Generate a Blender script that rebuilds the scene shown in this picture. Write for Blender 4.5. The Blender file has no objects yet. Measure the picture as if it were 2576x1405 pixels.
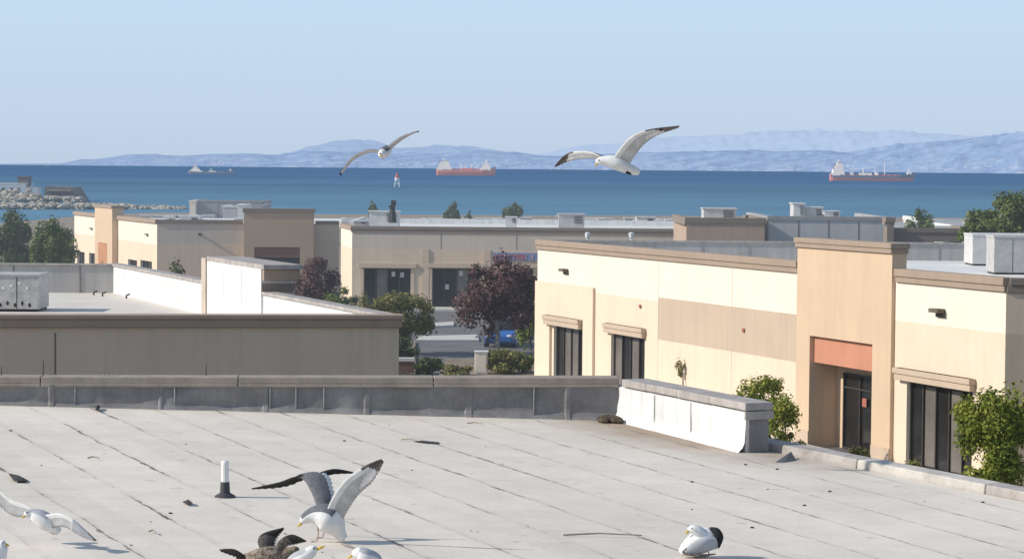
import bpy, bmesh, math, random
from mathutils import Vector, Matrix, noise
random.seed(7)
sc=bpy.context.scene
W,H,F=2576.0,1405.0,6000.0
HC=10.0
pitch=math.atan(280.5/F); roll=20.0/W
RM=(Matrix.Rotation(math.pi/2-pitch,3,'X')@Matrix.Rotation(roll,3,'Z'))
CAM=Vector((0,0,HC))
def ray(x,y): return RM@Vector(((x-W/2)/F,-(y-H/2)/F,-1.0))
def G(x,y,z=0.0):
    d=ray(x,y); t=(z-HC)/d.z; return CAM+d*t
def D(x,y,dep):
    d=ray(x,y); return CAM+d*(dep/d.y)
SEA=-1.0
def roofz(x): return 6.07-0.0247*x
def R(x,y):
    d=ray(x,y); t=(6.07-HC)/(d.z+0.0247*d.x); return CAM+d*t
def lin(c):
    return tuple(((v/255)/12.92 if v/255<=0.04045 else ((v/255+0.055)/1.055)**2.4) for v in c)
# ---------------- materials
class N:
    def __init__(s,name):
        s.mat=bpy.data.materials.new(name); s.mat.use_nodes=True
        s.t=s.mat.node_tree; s.t.nodes.clear(); s.out=s.n('ShaderNodeOutputMaterial')
    def n(s,ty,**k):
        nd=s.t.nodes.new(ty)
        for a,b in k.items(): setattr(nd,a,b)
        return nd
    def l(s,a,b): s.t.links.new(a,b)
    def m(s,op,a,b=None,c=None,clamp=False):
        nd=s.n('ShaderNodeMath',operation=op); nd.use_clamp=clamp
        for i,v in enumerate((a,b,c)):
            if v is None: continue
            if isinstance(v,(int,float)): nd.inputs[i].default_value=v
            else: s.l(v,nd.inputs[i])
        return nd.outputs[0]
    def pos(s): return s.n('ShaderNodeNewGeometry').outputs['Position']
    def noise(s,vec,scale,detail=4,rough=.6,dist=0):
        nd=s.n('ShaderNodeTexNoise'); s.l(vec,nd.inputs['Vector'])
        nd.inputs['Scale'].default_value=scale; nd.inputs['Detail'].default_value=detail
        nd.inputs['Roughness'].default_value=rough; nd.inputs['Distortion'].default_value=dist
        return nd.outputs['Fac']
    def mapv(s,vec,sc=(1,1,1),rot=(0,0,0)):
        nd=s.n('ShaderNodeMapping'); s.l(vec,nd.inputs[0]); nd.inputs['Scale'].default_value=sc
        nd.inputs['Rotation'].default_value=rot; return nd.outputs[0]
    def mr(s,v,a,b,c,d):
        nd=s.n('ShaderNodeMapRange'); s.l(v,nd.inputs[0])
        for i,x in enumerate((a,b,c,d)): nd.inputs[i+1].default_value=x
        return nd.outputs[0]
    def mix(s,f,a,b,bt='MIX'):
        nd=s.n('ShaderNodeMix',data_type='RGBA',blend_type=bt)
        if isinstance(f,(int,float)): nd.inputs[0].default_value=f
        else: s.l(f,nd.inputs[0])
        for i,v in ((6,a),(7,b)):
            if isinstance(v,tuple): nd.inputs[i].default_value=(v[0],v[1],v[2],1)
            else: s.l(v,nd.inputs[i])
        return nd.outputs[2]
    def air(s,o):  # aerial perspective painted in as emission, growing with world distance down the bay
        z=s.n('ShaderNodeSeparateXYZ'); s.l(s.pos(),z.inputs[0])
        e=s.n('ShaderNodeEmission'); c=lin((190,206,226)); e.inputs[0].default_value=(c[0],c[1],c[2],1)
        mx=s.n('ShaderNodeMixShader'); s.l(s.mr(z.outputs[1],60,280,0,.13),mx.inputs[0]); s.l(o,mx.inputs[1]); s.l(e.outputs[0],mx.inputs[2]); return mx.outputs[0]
    def bsdf(s,col,rough=.8,spec=.3,bump=None,bstr=.3,bdist=.01,metal=0,haze=None,air=False):
        p=s.n('ShaderNodeBsdfPrincipled')
        if isinstance(col,tuple): p.inputs['Base Color'].default_value=(col[0],col[1],col[2],1)
        else: s.l(col,p.inputs['Base Color'])
        if isinstance(rough,(int,float)): p.inputs['Roughness'].default_value=rough
        else: s.l(rough,p.inputs['Roughness'])
        p.inputs['Specular IOR Level'].default_value=spec; p.inputs['Metallic'].default_value=metal
        if bump is not None:
            b=s.n('ShaderNodeBump'); b.inputs['Strength'].default_value=bstr; b.inputs['Distance'].default_value=bdist
            s.l(bump,b.inputs['Height']); s.l(b.outputs[0],p.inputs['Normal'])
        o=p.outputs[0]
        if haze:  # haze painted in: flat pale emission mixed over the surface
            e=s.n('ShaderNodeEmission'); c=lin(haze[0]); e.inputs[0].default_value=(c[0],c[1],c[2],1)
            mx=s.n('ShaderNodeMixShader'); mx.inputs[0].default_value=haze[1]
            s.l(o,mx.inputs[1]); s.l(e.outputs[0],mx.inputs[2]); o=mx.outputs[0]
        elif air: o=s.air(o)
        s.l(o,s.out.inputs[0]); return s.mat
_mc={}
def M(name,col,rough=.8,spec=.3,sc=2.0,var=.12,streak=0.0,fine=40,bstr=.2,metal=0,haze=None):
    if name in _mc: return _mc[name]
    a=N(name); p=a.pos()
    n1=a.noise(p,sc,5); n2=a.noise(p,fine,3)
    v=a.m('ADD',a.mr(n1,.3,.7,1-var,1+var*.6),a.mr(n2,.3,.7,-var*.35,var*.35))
    if streak:
        st=a.noise(a.mapv(p,(1,1,.06)),3.5,4,.7)
        v=a.m('MULTIPLY',v,a.mr(st,.45,.75,1,1-streak))
    c=a.mix(1.0,col,v,'MULTIPLY')
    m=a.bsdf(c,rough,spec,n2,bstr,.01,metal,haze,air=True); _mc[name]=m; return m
HZ=(188,205,226)
cream=M('cream_stucco',(.84,.735,.60),sc=.6,var=.05,streak=.07)
cream2=M('beige_stucco',(.77,.62,.465),sc=.6,var=.05,streak=.07)
tanp=M('tan_stucco',(.54,.42,.31),sc=.6,var=.05,streak=.08)
towerm=M('peach_tan_stucco',(.64,.47,.32),sc=.6,var=.05,streak=.07)
corn=M('brown_cornice',(.37,.28,.21),sc=1,var=.08,streak=.1)
corn_d=M('dark_brown_cornice',(.25,.20,.16),sc=1,var=.08)
taupe=M('taupe_stucco',(.63,.50,.375),sc=.7,var=.06,streak=.1)
taupe2=M('grey_taupe_stucco',(.56,.48,.395),sc=.5,var=.06,streak=.1)
brownw=M('mid_brown_stucco',(.44,.32,.235),sc=.7,var=.06,streak=.1)
salmon=M('salmon_stucco',(.56,.25,.155),sc=1,var=.06,streak=.1)
reddark=M('dark_red_brown_stucco',(.2,.11,.08),sc=1,var=.06)
groove=M('dark_joint',(.22,.18,.15),var=.05)  # dark tone for the thin joint strips on walls
whitew=M('white_painted_parapet',(.70,.69,.67),sc=1.2,var=.08,streak=.25,fine=25)
membrane=M('grey_flashing_membrane',(.235,.225,.22),rough=.6,spec=.3,sc=1.3,var=.25,streak=.22,fine=14,bstr=.3)
memb2=M('grey_parapet_membrane',(.44,.42,.40),rough=.7,sc=1,var=.12,streak=.2)
coping=M('weathered_coping',(.33,.28,.23),rough=.7,sc=3,var=.22,fine=30)
coping2=M('pale_coping',(.40,.36,.33),rough=.7,sc=3,var=.3,fine=30)
roofm=M('pale_roof_sheet',(.66,.61,.54),sc=.5,var=.12,fine=12)
roofw=M('white_roof_sheet',(.68,.67,.64),sc=.3,var=.14,fine=6)
concrete=M('concrete',(.55,.52,.47),sc=1,var=.12,fine=20)
asph=M('asphalt',(.16,.15,.143),sc=.25,var=.25,fine=30)
soil=M('dry_soil',(.26,.20,.14),sc=.8,var=.3,fine=10)
glassd=M('dark_glass',(.02,.019,.018),rough=.1,spec=.5,sc=.7,var=.5,bstr=.0)
blind_refl=M('blind_painted_reflection',(.17,.15,.13),rough=.25,spec=.5,sc=.7,var=.3,bstr=0)  # pale blind panels, tone lightened to imitate reflections on the glass
bronze=M('dark_bronze_frame',(.05,.042,.035),rough=.5,spec=.4)
hvacm=M('galvanised_hvac_metal',(.47,.45,.43),rough=.5,sc=2,var=.18,fine=14)
hvacw=M('white_hvac_metal',(.60,.585,.56),rough=.5,sc=2,var=.15,fine=14)
darkm=M('dark_metal',(.04,.04,.04),rough=.6)
whitep=M('white_paint',(.72,.71,.68),rough=.5,sc=8,var=.1)
blackr=M('black_rubber',(.06,.06,.065),rough=.6)
bark=M('bark',(.12,.085,.06),sc=6,var=.3)
barkp=M('pale_bark',(.35,.31,.27),sc=6,var=.3)
# ---------------- mesh building
class MB:
    def __init__(s): s.v=[];s.f=[];s.m=[]
    def add(s,vs,fs,mi=0):
        o=len(s.v); s.v+=[Vector(p) for p in vs]
        for f in fs: s.f.append([o+i for i in f]); s.m.append(mi)
    def hexa(s,p,mi=0):
        s.add(p,[(3,2,1,0),(4,5,6,7),(0,1,5,4),(1,2,6,5),(2,3,7,6),(3,0,4,7)],mi)
    def box(s,x0,x1,y0,y1,z0,z1,mi=0):
        s.hexa([(x0,y0,z0),(x1,y0,z0),(x1,y1,z0),(x0,y1,z0),(x0,y0,z1),(x1,y0,z1),(x1,y1,z1),(x0,y1,z1)],mi)
    def quad(s,a,b,c,d,mi=0): s.add([a,b,c,d],[(0,1,2,3)],mi)
    def prism(s,pts,z0,z1,mi=0,mtop=None):
        n=len(pts); o=[(p[0],p[1],z0) for p in pts]+[(p[0],p[1],z1) for p in pts]
        s.add(o,[(i,(i+1)%n,n+(i+1)%n,n+i) for i in range(n)],mi)
        s.add([(p[0],p[1],z1) for p in pts],[tuple(range(n))],mi if mtop is None else mtop)
        s.add([(p[0],p[1],z0) for p in pts],[tuple(reversed(range(n)))],mi)
    def tube(s,pts,rad,seg=8,mi=0,flat=1.0,cap=True):
        pts=[Vector(p) for p in pts]; rings=[];n=len(pts)
        for i,p in enumerate(pts):
            t=(pts[min(i+1,n-1)]-pts[max(i-1,0)]).normalized()
            up=Vector((0,0,1)) if abs(t.z)<.95 else Vector((0,1,0))
            a=t.cross(up).normalized(); b=a.cross(t).normalized(); r=rad[i]
            rings.append([p+a*r*math.cos(k*2*math.pi/seg)+b*r*flat*math.sin(k*2*math.pi/seg) for k in range(seg)])
        vs=[q for r in rings for q in r]; fs=[]
        for i in range(n-1):
            for k in range(seg):
                fs.append((i*seg+k,i*seg+(k+1)%seg,(i+1)*seg+(k+1)%seg,(i+1)*seg+k))
        if cap: fs.append(tuple(reversed(range(seg)))); fs.append(tuple((n-1)*seg+k for k in range(seg)))
        if callable(mi):
            o=len(s.v); s.v+=vs
            for f in fs:
                c=sum((vs[j] for j in f),Vector())/len(f)
                s.f.append([o+j for j in f]); i=f[0]//seg; ax=pts[min(i,n-1)]
                s.m.append(mi(i/(n-1),c,(c-ax)))
        else: s.add(vs,fs,mi)
    def sphere(s,c,r,mi=0,seg=8,rn=5,sq=(1,1,1)):
        vs=[];fs=[]
        for i in range(1,rn):
            for k in range(seg):
                th=math.pi*i/rn; ph=2*math.pi*k/seg
                vs.append((c[0]+r*sq[0]*math.sin(th)*math.cos(ph),c[1]+r*sq[1]*math.sin(th)*math.sin(ph),c[2]+r*sq[2]*math.cos(th)))
        vs.append((c[0],c[1],c[2]+r*sq[2])); vs.append((c[0],c[1],c[2]-r*sq[2])); T=len(vs)-2
        for i in range(rn-2):
            for k in range(seg): fs.append((i*seg+k,(i+1)*seg+k,(i+1)*seg+(k+1)%seg,i*seg+(k+1)%seg))
        for k in range(seg):
            fs.append((T,k,(k+1)%seg)); fs.append((T+1,(rn-2)*seg+(k+1)%seg,(rn-2)*seg+k))
        s.add(vs,fs,mi)
def mesh(mb,name,mats,origin=(0,0,0),recalc=True,smooth=False):
    o=Vector(origin); me=bpy.data.meshes.new(name)
    me.from_pydata([tuple(v-o) for v in mb.v],[],mb.f)
    for m in mats: me.materials.append(m)
    me.polygons.foreach_set('material_index',mb.m)
    if smooth: me.polygons.foreach_set('use_smooth',[True]*len(mb.f))
    me.update()
    if recalc:
        bm=bmesh.new(); bm.from_mesh(me); bmesh.ops.recalc_face_normals(bm,faces=bm.faces); bm.to_mesh(me); bm.free()
    ob=bpy.data.objects.new(name,me); sc.collection.objects.link(ob); return ob
def tag(ob,label=None,cat=None,group=None,kind=None):
    if label: ob['label']=label
    if cat: ob['category']=cat
    if group: ob['group']=group
    if kind: ob['kind']=kind
    return ob
def thing(name,loc,label,cat,group=None):
    e=bpy.data.objects.new(name,None); e.empty_display_size=.5; sc.collection.objects.link(e)
    e.location=Vector(loc); return tag(e,label,cat,group)
def part(mb,name,root,mats,parent=None,bevel=0,smooth=False,recalc=True,label=None):
    ob=mesh(mb,name,mats,root.location,recalc,smooth); ob.parent=parent or root
    if label: ob['label']=label
    if bevel:
        b=ob.modifiers.new('bevel','BEVEL'); b.width=bevel; b.segments=2; b.limit_method='ANGLE'
    return ob
def solo(mb,name,mats,label,cat,origin=None,group=None,kind=None,smooth=False,recalc=True,bevel=0):
    if origin is None: origin=min(mb.v,key=lambda v:v.z)
    ob=mesh(mb,name,mats,(0,0,0),recalc,smooth)
    o=Vector(origin); ob.data.transform(Matrix.Translation(-o)); ob.location=o
    if bevel:
        b=ob.modifiers.new('bevel','BEVEL'); b.width=bevel; b.segments=2; b.limit_method='ANGLE'
    return tag(ob,label,cat,group,kind)
class Fr:
    def __init__(s,P0,P1):
        s.o=Vector((P0[0],P0[1])); d=Vector((P1[0],P1[1]))-s.o; s.L=d.length; s.a=d.normalized(); s.n=Vector((s.a.y,-s.a.x))
    def p(s,u,d,z):
        q=s.o+s.a*u+s.n*d; return Vector((q.x,q.y,z))
    def hit(s,x,y,d=0.0):
        r=ray(x,y); n=Vector((s.n.x,s.n.y)); o=s.o+s.n*d
        t=(n.dot(o-Vector((CAM.x,CAM.y))))/(n.dot(Vector((r.x,r.y)))); q=CAM+r*t
        return (Vector((q.x,q.y))-s.o).dot(s.a), q.z
    def box(s,mb,u0,u1,d0,d1,z0,z1,mi=0):
        mb.hexa([s.p(u0,d1,z0),s.p(u1,d1,z0),s.p(u1,d0,z0),s.p(u0,d0,z0),s.p(u0,d1,z1),s.p(u1,d1,z1),s.p(u1,d0,z1),s.p(u0,d0,z1)],mi)
    def sheet(s,mb,u0,u1,z0,z1,ops=(),rev=.15,d=0.0,bands=(),mi=0,rm=None):
        us=sorted(set([u0,u1]+[o[0] for o in ops]+[o[1] for o in ops]+[c for b in bands for c in (b[0],b[1]) if u0<c<u1]))
        zs=sorted(set([z0,z1]+[o[2] for o in ops]+[o[3] for o in ops]+[c for b in bands for c in (b[2],b[3]) if z0<c<z1]))
        us=[u for u in us if u0<=u<=u1]; zs=[z for z in zs if z0<=z<=z1]
        for i in range(len(us)-1):
            for j in range(len(zs)-1):
                cu=(us[i]+us[i+1])/2; cz=(zs[j]+zs[j+1])/2
                if any(o[0]<cu<o[1] and o[2]<cz<o[3] for o in ops): continue
                k=mi
                for b in bands:
                    if b[0]<cu<b[1] and b[2]<cz<b[3]: k=b[4]
                mb.quad(s.p(us[i],d,zs[j]),s.p(us[i+1],d,zs[j]),s.p(us[i+1],d,zs[j+1]),s.p(us[i],d,zs[j+1]),k)
        k=mi if rm is None else rm
        for o in ops:
            r=o[4] if len(o)>4 else rev; a,b,c,e=o[:4]
            mb.quad(s.p(a,d,c),s.p(a,d-r,c),s.p(a,d-r,e),s.p(a,d,e),k)
            mb.quad(s.p(b,d,e),s.p(b,d-r,e),s.p(b,d-r,c),s.p(b,d,c),k)
            mb.quad(s.p(a,d,e),s.p(a,d-r,e),s.p(b,d-r,e),s.p(b,d,e),k)
            mb.quad(s.p(a,d,c),s.p(b,d,c),s.p(b,d-r,c),s.p(a,d-r,c),k)
def window(root,fr,a,b,c,e,d,cols=3,rows=(),name='window',fw=.06,fm=None,blind_refl_cols=()):
    g=MB(); g.quad(fr.p(a,d,c),fr.p(b,d,c),fr.p(b,d,e),fr.p(a,d,e))
    for k in blind_refl_cols:
        w=(b-a)/cols; fr.box(g,a+w*k+.07,a+w*(k+1)-.05,d+.003,d+.008,c+.1,e-.1,1)
    o=part(g,name,root,[glassd,blind_refl],recalc=False)
    f=MB(); w=(b-a)/cols
    for i in range(cols+1):
        u=a+w*i; lo=max(a,u-fw/2); hi=min(b,u+fw/2)
        if i==0: hi=a+fw
        if i==cols: lo=b-fw
        fr.box(f,lo,hi,d-.02,d+.07,c,e)
    for z in (c,e-fw)+tuple(rows): 
        for i in range(cols): fr.box(f,a+w*i+fw/2+.001+(fw/2 if i==0 else 0),a+w*(i+1)-fw/2-.001-(fw/2 if i==cols-1 else 0),d-.015,d+.065,z,z+fw)
    part(f,'frame',root,[fm or bronze],parent=o)
    return o
# ---------------- world, sun, camera
w=bpy.data.worlds.new("World"); sc.world=w; w.use_nodes=True; nt=w.node_tree
bg=nt.nodes['Background']; sky=nt.nodes.new('ShaderNodeTexSky'); sky.sky_type='NISHITA'; sky.sun_disc=False
EL=math.radians(31); AZ=math.radians(-99)
sky.sun_elevation=EL; sky.sun_rotation=AZ; sky.air_density=1.0; sky.dust_density=.6; sky.ozone_density=1.0
tc=nt.nodes.new('ShaderNodeTexCoord'); sp_=nt.nodes.new('ShaderNodeSeparateXYZ'); nt.links.new(tc.outputs['Generated'],sp_.inputs[0])
crp=nt.nodes.new('ShaderNodeValToRGB'); nt.links.new(sp_.outputs[2],crp.inputs[0]); e=crp.color_ramp.elements
S_=.13
def wc(c,k=1): q=lin(c); return (q[0],q[1],q[2],1)
e[0].position=0; e[0].color=wc((190,207,228)); e[1].position=.6; e[1].color=wc((160,193,230))
m_=e.new(.022); m_.color=wc((195,213,234)); m_=e.new(.075); m_.color=wc((197,222,243)); m_=e.new(.2); m_.color=wc((198,218,240))
sc1=nt.nodes.new('ShaderNodeMix'); sc1.data_type='RGBA'; sc1.blend_type='MULTIPLY'; sc1.inputs[0].default_value=1; sc1.clamp_result=False; nt.links.new(crp.outputs[0],sc1.inputs[6]); sc1.inputs[7].default_value=(1/S_,1/S_,1/S_,1)
fm_=nt.nodes.new('ShaderNodeMapRange'); nt.links.new(sp_.outputs[2],fm_.inputs[0]); fm_.inputs[1].default_value=.1; fm_.inputs[2].default_value=.55; fm_.inputs[3].default_value=1; fm_.inputs[4].default_value=.25
mxn=nt.nodes.new('ShaderNodeMix'); mxn.data_type='RGBA'; nt.links.new(fm_.outputs[0],mxn.inputs[0]); nt.links.new(sky.outputs[0],mxn.inputs[6]); nt.links.new(sc1.outputs[2],mxn.inputs[7]); nt.links.new(mxn.outputs[2],bg.inputs[0]); bg.inputs[1].default_value=S_
sv=Vector((math.sin(AZ)*math.cos(EL),math.cos(AZ)*math.cos(EL),math.sin(EL)))
sl=bpy.data.lights.new('sun','SUN'); sl.energy=4.3; sl.angle=math.radians(.53); sl.color=(1,.94,.85)
so=bpy.data.objects.new('sun',sl); so.rotation_euler=sv.to_track_quat('Z','Y').to_euler(); so.location=(-30,0,60); sc.collection.objects.link(so)
cd=bpy.data.cameras.new('camera'); cd.sensor_width=36; cd.lens=F/W*36; cd.clip_end=300000; cd.clip_start=.1
co=bpy.data.objects.new('camera',cd); co.matrix_world=Matrix.Translation(CAM)@RM.to_4x4(); sc.collection.objects.link(co); sc.camera=co
sc.view_settings.view_transform='Standard'; sc.view_settings.look='None'; sc.view_settings.exposure=0
# ---------------- sea / ground / hills
a=N('sea_water'); p=a.pos()
n1=a.noise(a.mapv(p,(.0012,.004,1)),1,5,.6); n2=a.noise(a.mapv(p,(.02,.06,1)),1,6,.7); n3=a.noise(a.mapv(p,(.0004,.0012,1)),1,4,.6)
dist=a.n('ShaderNodeSeparateXYZ'); a.l(p,dist.inputs[0])
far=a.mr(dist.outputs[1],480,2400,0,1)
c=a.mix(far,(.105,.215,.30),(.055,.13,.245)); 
c=a.mix(1.0,c,a.m('ADD',a.m('MULTIPLY',a.mr(n1,.3,.7,.84,1.14),a.mr(n3,.35,.65,.9,1.12)),a.mr(n2,.3,.7,-.16,.16)),'MULTIPLY')
seam=a.bsdf(c,.6,.08,n2,.15,.5)
mb=MB(); mb.quad((-60000,380,SEA),(60000,380,SEA),(60000,120000,SEA),(-60000,120000,SEA))
solo(mb,'water',[seam],'calm blue bay water',None,origin=(0,1000,SEA),kind='structure',recalc=False)
mb=MB()
shore=[(-2000,430)]+[(G(x,y,SEA).x,G(x,y,SEA).y) for x,y in ((-300,566),(60,572),(190,570),(260,540),(420,536),(800,540),(1300,543),(1900,545),(2576,551))]+[(2000,560)]
rows=[[(x,-200,0) for x,y in shore],[(x,min(y-60,330),0) for x,y in shore],[(x,y,SEA+.15) for x,y in shore],[(x,y+6,SEA-3) for x,y in shore]]
for r in range(3):
    for i in range(len(shore)-1): mb.quad(rows[r][i],rows[r][i+1],rows[r+1][i+1],rows[r+1][i])
solo(mb,'ground',[soil],'dry tan earth running down to the shore',None,origin=(0,100,0),kind='structure',recalc=False)
mb=MB(); mb.box(-45,70,40,176,-.3,.004)
solo(mb,'road',[asph],'grey asphalt parking lot between the buildings',None,origin=(0,100,0),kind='structure')
def hill(name,pts,D0,D1,slope,colA,colB,hz,speck=False,seed=0):
    mb=MB(); n=420; X0=pts[0][0];X1=pts[-1][0]; K=9; g=[]
    for i in range(n+1):
        x=X0+(X1-X0)*i/n
        for j in range(len(pts)-1):
            if pts[j][0]<=x<=pts[j+1][0]: t=(x-pts[j][0])/(pts[j+1][0]-pts[j][0]); t=t*t*(3-2*t); y=pts[j][1]*(1-t)+pts[j+1][1]*t; break
        Dd=D0+(D1-D0)*(i/n); top=D(x,y,Dd*slope); base=D(x,y,Dd); col=[]
        amp=max(top.z,0)
        for k in range(K+1):
            t=k/K; q=base.lerp(top,t); z=SEA-2+(top.z+2-SEA)*math.sin(t*math.pi/2)**1.2
            nz=noise.noise(Vector((x*.012+seed,k*.9,seed)))*.5+noise.noise(Vector((x*.04+seed,k*1.2,3)))*.35
            if k>0: z+=amp*(.26 if k<K else .05)*nz
            q.z=z; col.append(q)
        g.append(col)
    for i in range(n):
        for k in range(K): mb.quad(g[i][k],g[i+1][k],g[i+1][k+1],g[i][k+1])
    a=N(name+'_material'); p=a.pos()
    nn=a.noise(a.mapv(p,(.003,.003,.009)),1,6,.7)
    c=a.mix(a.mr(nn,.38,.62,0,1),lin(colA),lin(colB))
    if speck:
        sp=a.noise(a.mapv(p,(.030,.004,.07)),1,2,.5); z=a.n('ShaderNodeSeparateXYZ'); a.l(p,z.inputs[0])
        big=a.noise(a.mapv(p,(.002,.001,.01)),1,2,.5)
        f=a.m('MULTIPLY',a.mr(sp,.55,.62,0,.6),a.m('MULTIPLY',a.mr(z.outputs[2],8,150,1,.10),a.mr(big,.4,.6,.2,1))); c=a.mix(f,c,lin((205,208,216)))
    e=a.n('ShaderNodeEmission'); a.l(c,e.inputs[0]); e.inputs[1].default_value=hz  # distance haze painted in: the hills emit their own pale colour
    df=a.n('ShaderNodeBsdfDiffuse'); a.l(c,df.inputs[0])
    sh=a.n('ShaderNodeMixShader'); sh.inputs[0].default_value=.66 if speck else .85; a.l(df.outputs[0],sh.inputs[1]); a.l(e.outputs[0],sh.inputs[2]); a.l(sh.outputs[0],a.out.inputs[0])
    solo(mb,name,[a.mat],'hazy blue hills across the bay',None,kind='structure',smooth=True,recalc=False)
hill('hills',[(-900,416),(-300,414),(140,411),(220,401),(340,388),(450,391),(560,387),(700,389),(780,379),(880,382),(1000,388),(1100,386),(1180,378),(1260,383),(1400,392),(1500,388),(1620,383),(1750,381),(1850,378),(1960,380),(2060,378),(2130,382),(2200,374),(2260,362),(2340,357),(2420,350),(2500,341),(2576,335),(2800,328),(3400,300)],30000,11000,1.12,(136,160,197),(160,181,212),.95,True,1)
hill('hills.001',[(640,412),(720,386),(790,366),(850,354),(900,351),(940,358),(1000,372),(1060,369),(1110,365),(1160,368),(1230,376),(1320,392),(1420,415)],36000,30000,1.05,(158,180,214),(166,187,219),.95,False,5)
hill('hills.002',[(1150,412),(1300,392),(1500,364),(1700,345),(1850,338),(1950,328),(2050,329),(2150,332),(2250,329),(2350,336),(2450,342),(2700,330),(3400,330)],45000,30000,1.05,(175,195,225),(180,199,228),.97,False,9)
# ---------------- breakwater
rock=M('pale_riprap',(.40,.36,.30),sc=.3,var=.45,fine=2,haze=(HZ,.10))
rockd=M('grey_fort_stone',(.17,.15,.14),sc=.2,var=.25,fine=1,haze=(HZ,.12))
def rocks(name,n,fn,label):
    mb=MB()
    for i in range(n):
        c,r=fn(); o=len(mb.v); s=random.random()*50
        mb.sphere(c,r,0,6,4,(1+random.random()*.6,1,.7))
        for j in range(o,len(mb.v)):
            v=mb.v[j]; mb.v[j]=c+(v-c)*(1+.6*noise.noise(v*1.3+Vector((s,0,0))))
    solo(mb,name,[rock],label,'breakwater',kind='stuff')
def f1():
    x=-80+540*random.random(); c=G(x,527-4*random.random(),SEA); h=1.3*(1-max(0,(x-230)/260)) ; c.y+=random.random()*7
    c.z=SEA-.2+random.random()*max(h,.4); return c,.3+random.random()*.6
rocks('breakwater_rocks',850,f1,'pale boulder breakwater reaching out into the water')
def f2():
    x=-150+350*random.random(); c=D(x,500,688+random.random()*10); hh=3.0 if x<100 else 1.3
    if x>105: c.y=694+random.random()*5
    c.z=SEA+random.random()*hh*(1 if x>105 else (c.y-684)/12); return c,.35+random.random()*.7
rocks('riprap_mound',650,f2,'pale heaped rocks around the old harbour fort')
mb=MB(); d=703
def fz(y,dd=d): return D(100,y,dd).z
def fx(x,dd=d): return D(x,480,dd).x
mb.hexa([(fx(108),d,SEA),(fx(205),d,SEA),(fx(205),d+14,SEA),(fx(108),d+14,SEA),(fx(114),d,fz(468)),(fx(182),d,fz(470)),(fx(182),d+14,fz(470)),(fx(114),d+14,fz(468))],0)
mb.box(fx(116),fx(178),d-.6,d-.01,fz(480),fz(477),1)
for x in (130,148,166): mb.box(fx(x),fx(x+6),d-.2,d-.01,fz(492),fz(486),2)
fort=solo(mb,'harbour_fort',[rockd,rock,darkm],'squat grey stone fort at the end of the breakwater','fort')
mb=MB(); d=706
mb.box(fx(-60),fx(56),d,d+12,SEA,fz(465),0); mb.box(fx(-64),fx(60),d-.4,d+12.4,fz(465),fz(461),1)
for x in (-40,-20,0,20,38): mb.box(fx(x),fx(x+7),d-.2,d-.01,fz(481),fz(473),2)
mb.box(fx(34),fx(60),d+3,d+8,fz(470),fz(447),3); mb.box(fx(32),fx(62),d+2.8,d+8.2,fz(447),fz(444),3)
mb.box(fx(60.2),fx(86),d+1,d+7,SEA,fz(474),0); mb.box(fx(60.3),fx(88),d+.8,d+7.2,fz(474),fz(471),1)
solo(mb,'harbour_building',[M('pale_far_wall',(.78,.75,.70),haze=(HZ,.25)),M('far_trim',(.5,.48,.45),haze=(HZ,.2)),darkm,rockd],'low white harbour building with a dark square lookout','building')
# ---------------- NEAR BUILDING
nb=thing('commercial_building',(-2,30,0),'flat-roofed building with pale sheet roof and grey parapet','building')
PL=G(-400,947,6.7); PC=G(1557,950,6.7); NF=Fr(PL,PC); PE=G(1878,1012,6.7); NW=Fr(PC,PE)
uC=NF.L
a=N('seamed_roof_sheet'); p=a.pos()
sx=a.n('ShaderNodeSeparateXYZ'); a.l(p,sx.inputs[0]); X,Y=sx.outputs[0],sx.outputs[1]
ref=R(390,1030); va=R(1620,1345)-R(1080,1160); va=Vector((va.x,va.y)).normalized(); vn=Vector((va.y,-va.x))
u0=ref.x*vn.x+ref.y*vn.y
wob=a.m('MULTIPLY',a.m('SUBTRACT',a.noise(p,.9,3),.5),.14)
u=a.m('ADD',a.m('SUBTRACT',a.m('ADD',a.m('MULTIPLY',X,vn.x),a.m('MULTIPLY',Y,vn.y)),u0),wob)
v=a.m('ADD',a.m('MULTIPLY',X,va.x),a.m('MULTIPLY',Y,va.y))
q=a.m('ADD',a.m('DIVIDE',u,.92),.5); fr=a.m('FRACT',q); fl=a.m('FLOOR',q); ds=a.m('MULTIPLY',a.m('ABSOLUTE',a.m('SUBTRACT',fr,.5)),.92)
cmb=a.n('ShaderNodeCombineXYZ'); a.l(v,cmb.inputs[0]); a.l(a.m('MULTIPLY',fl,7.31),cmb.inputs[1])
brk=a.noise(cmb.outputs[0],.45,5,.75); brk2=a.noise(cmb.outputs[0],3.5,3,.7)
ww=a.m('MULTIPLY',a.mr(brk,.44,.64,.003,.034),a.mr(brk2,.35,.65,.2,1.2))
line=a.m('LESS_THAN',ds,ww)
soft=a.m('SUBTRACT',1,a.m('DIVIDE',ds,.09),clamp=True)
linef=a.m('MULTIPLY',line,a.mr(brk,.40,.60,.10,.75))
wn=a.n('ShaderNodeTexWhiteNoise',noise_dimensions='1D'); a.l(fl,wn.inputs['W'])
big=a.noise(p,.22,5,.6); med=a.noise(p,1.4,6,.7); fin=a.noise(p,22,3,.7); pud=a.noise(a.mapv(p,(.5,.9,1)),1.1,4,.5,1.2)
val=a.m('ADD',a.m('ADD',a.mr(big,.3,.7,.90,1.06),a.mr(med,.3,.75,.06,-.12)),a.m('ADD',a.mr(fin,.3,.7,-.05,.05),a.m('MULTIPLY',wn.outputs[0],.06)))
val=a.m('SUBTRACT',val,a.m('MULTIPLY',soft,.06))
ring=a.m('SUBTRACT',1,a.m('MULTIPLY',a.m('ABSOLUTE',a.m('SUBTRACT',pud,.6)),45),clamp=True); val=a.m('SUBTRACT',val,a.m('MULTIPLY',ring,.05))
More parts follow.
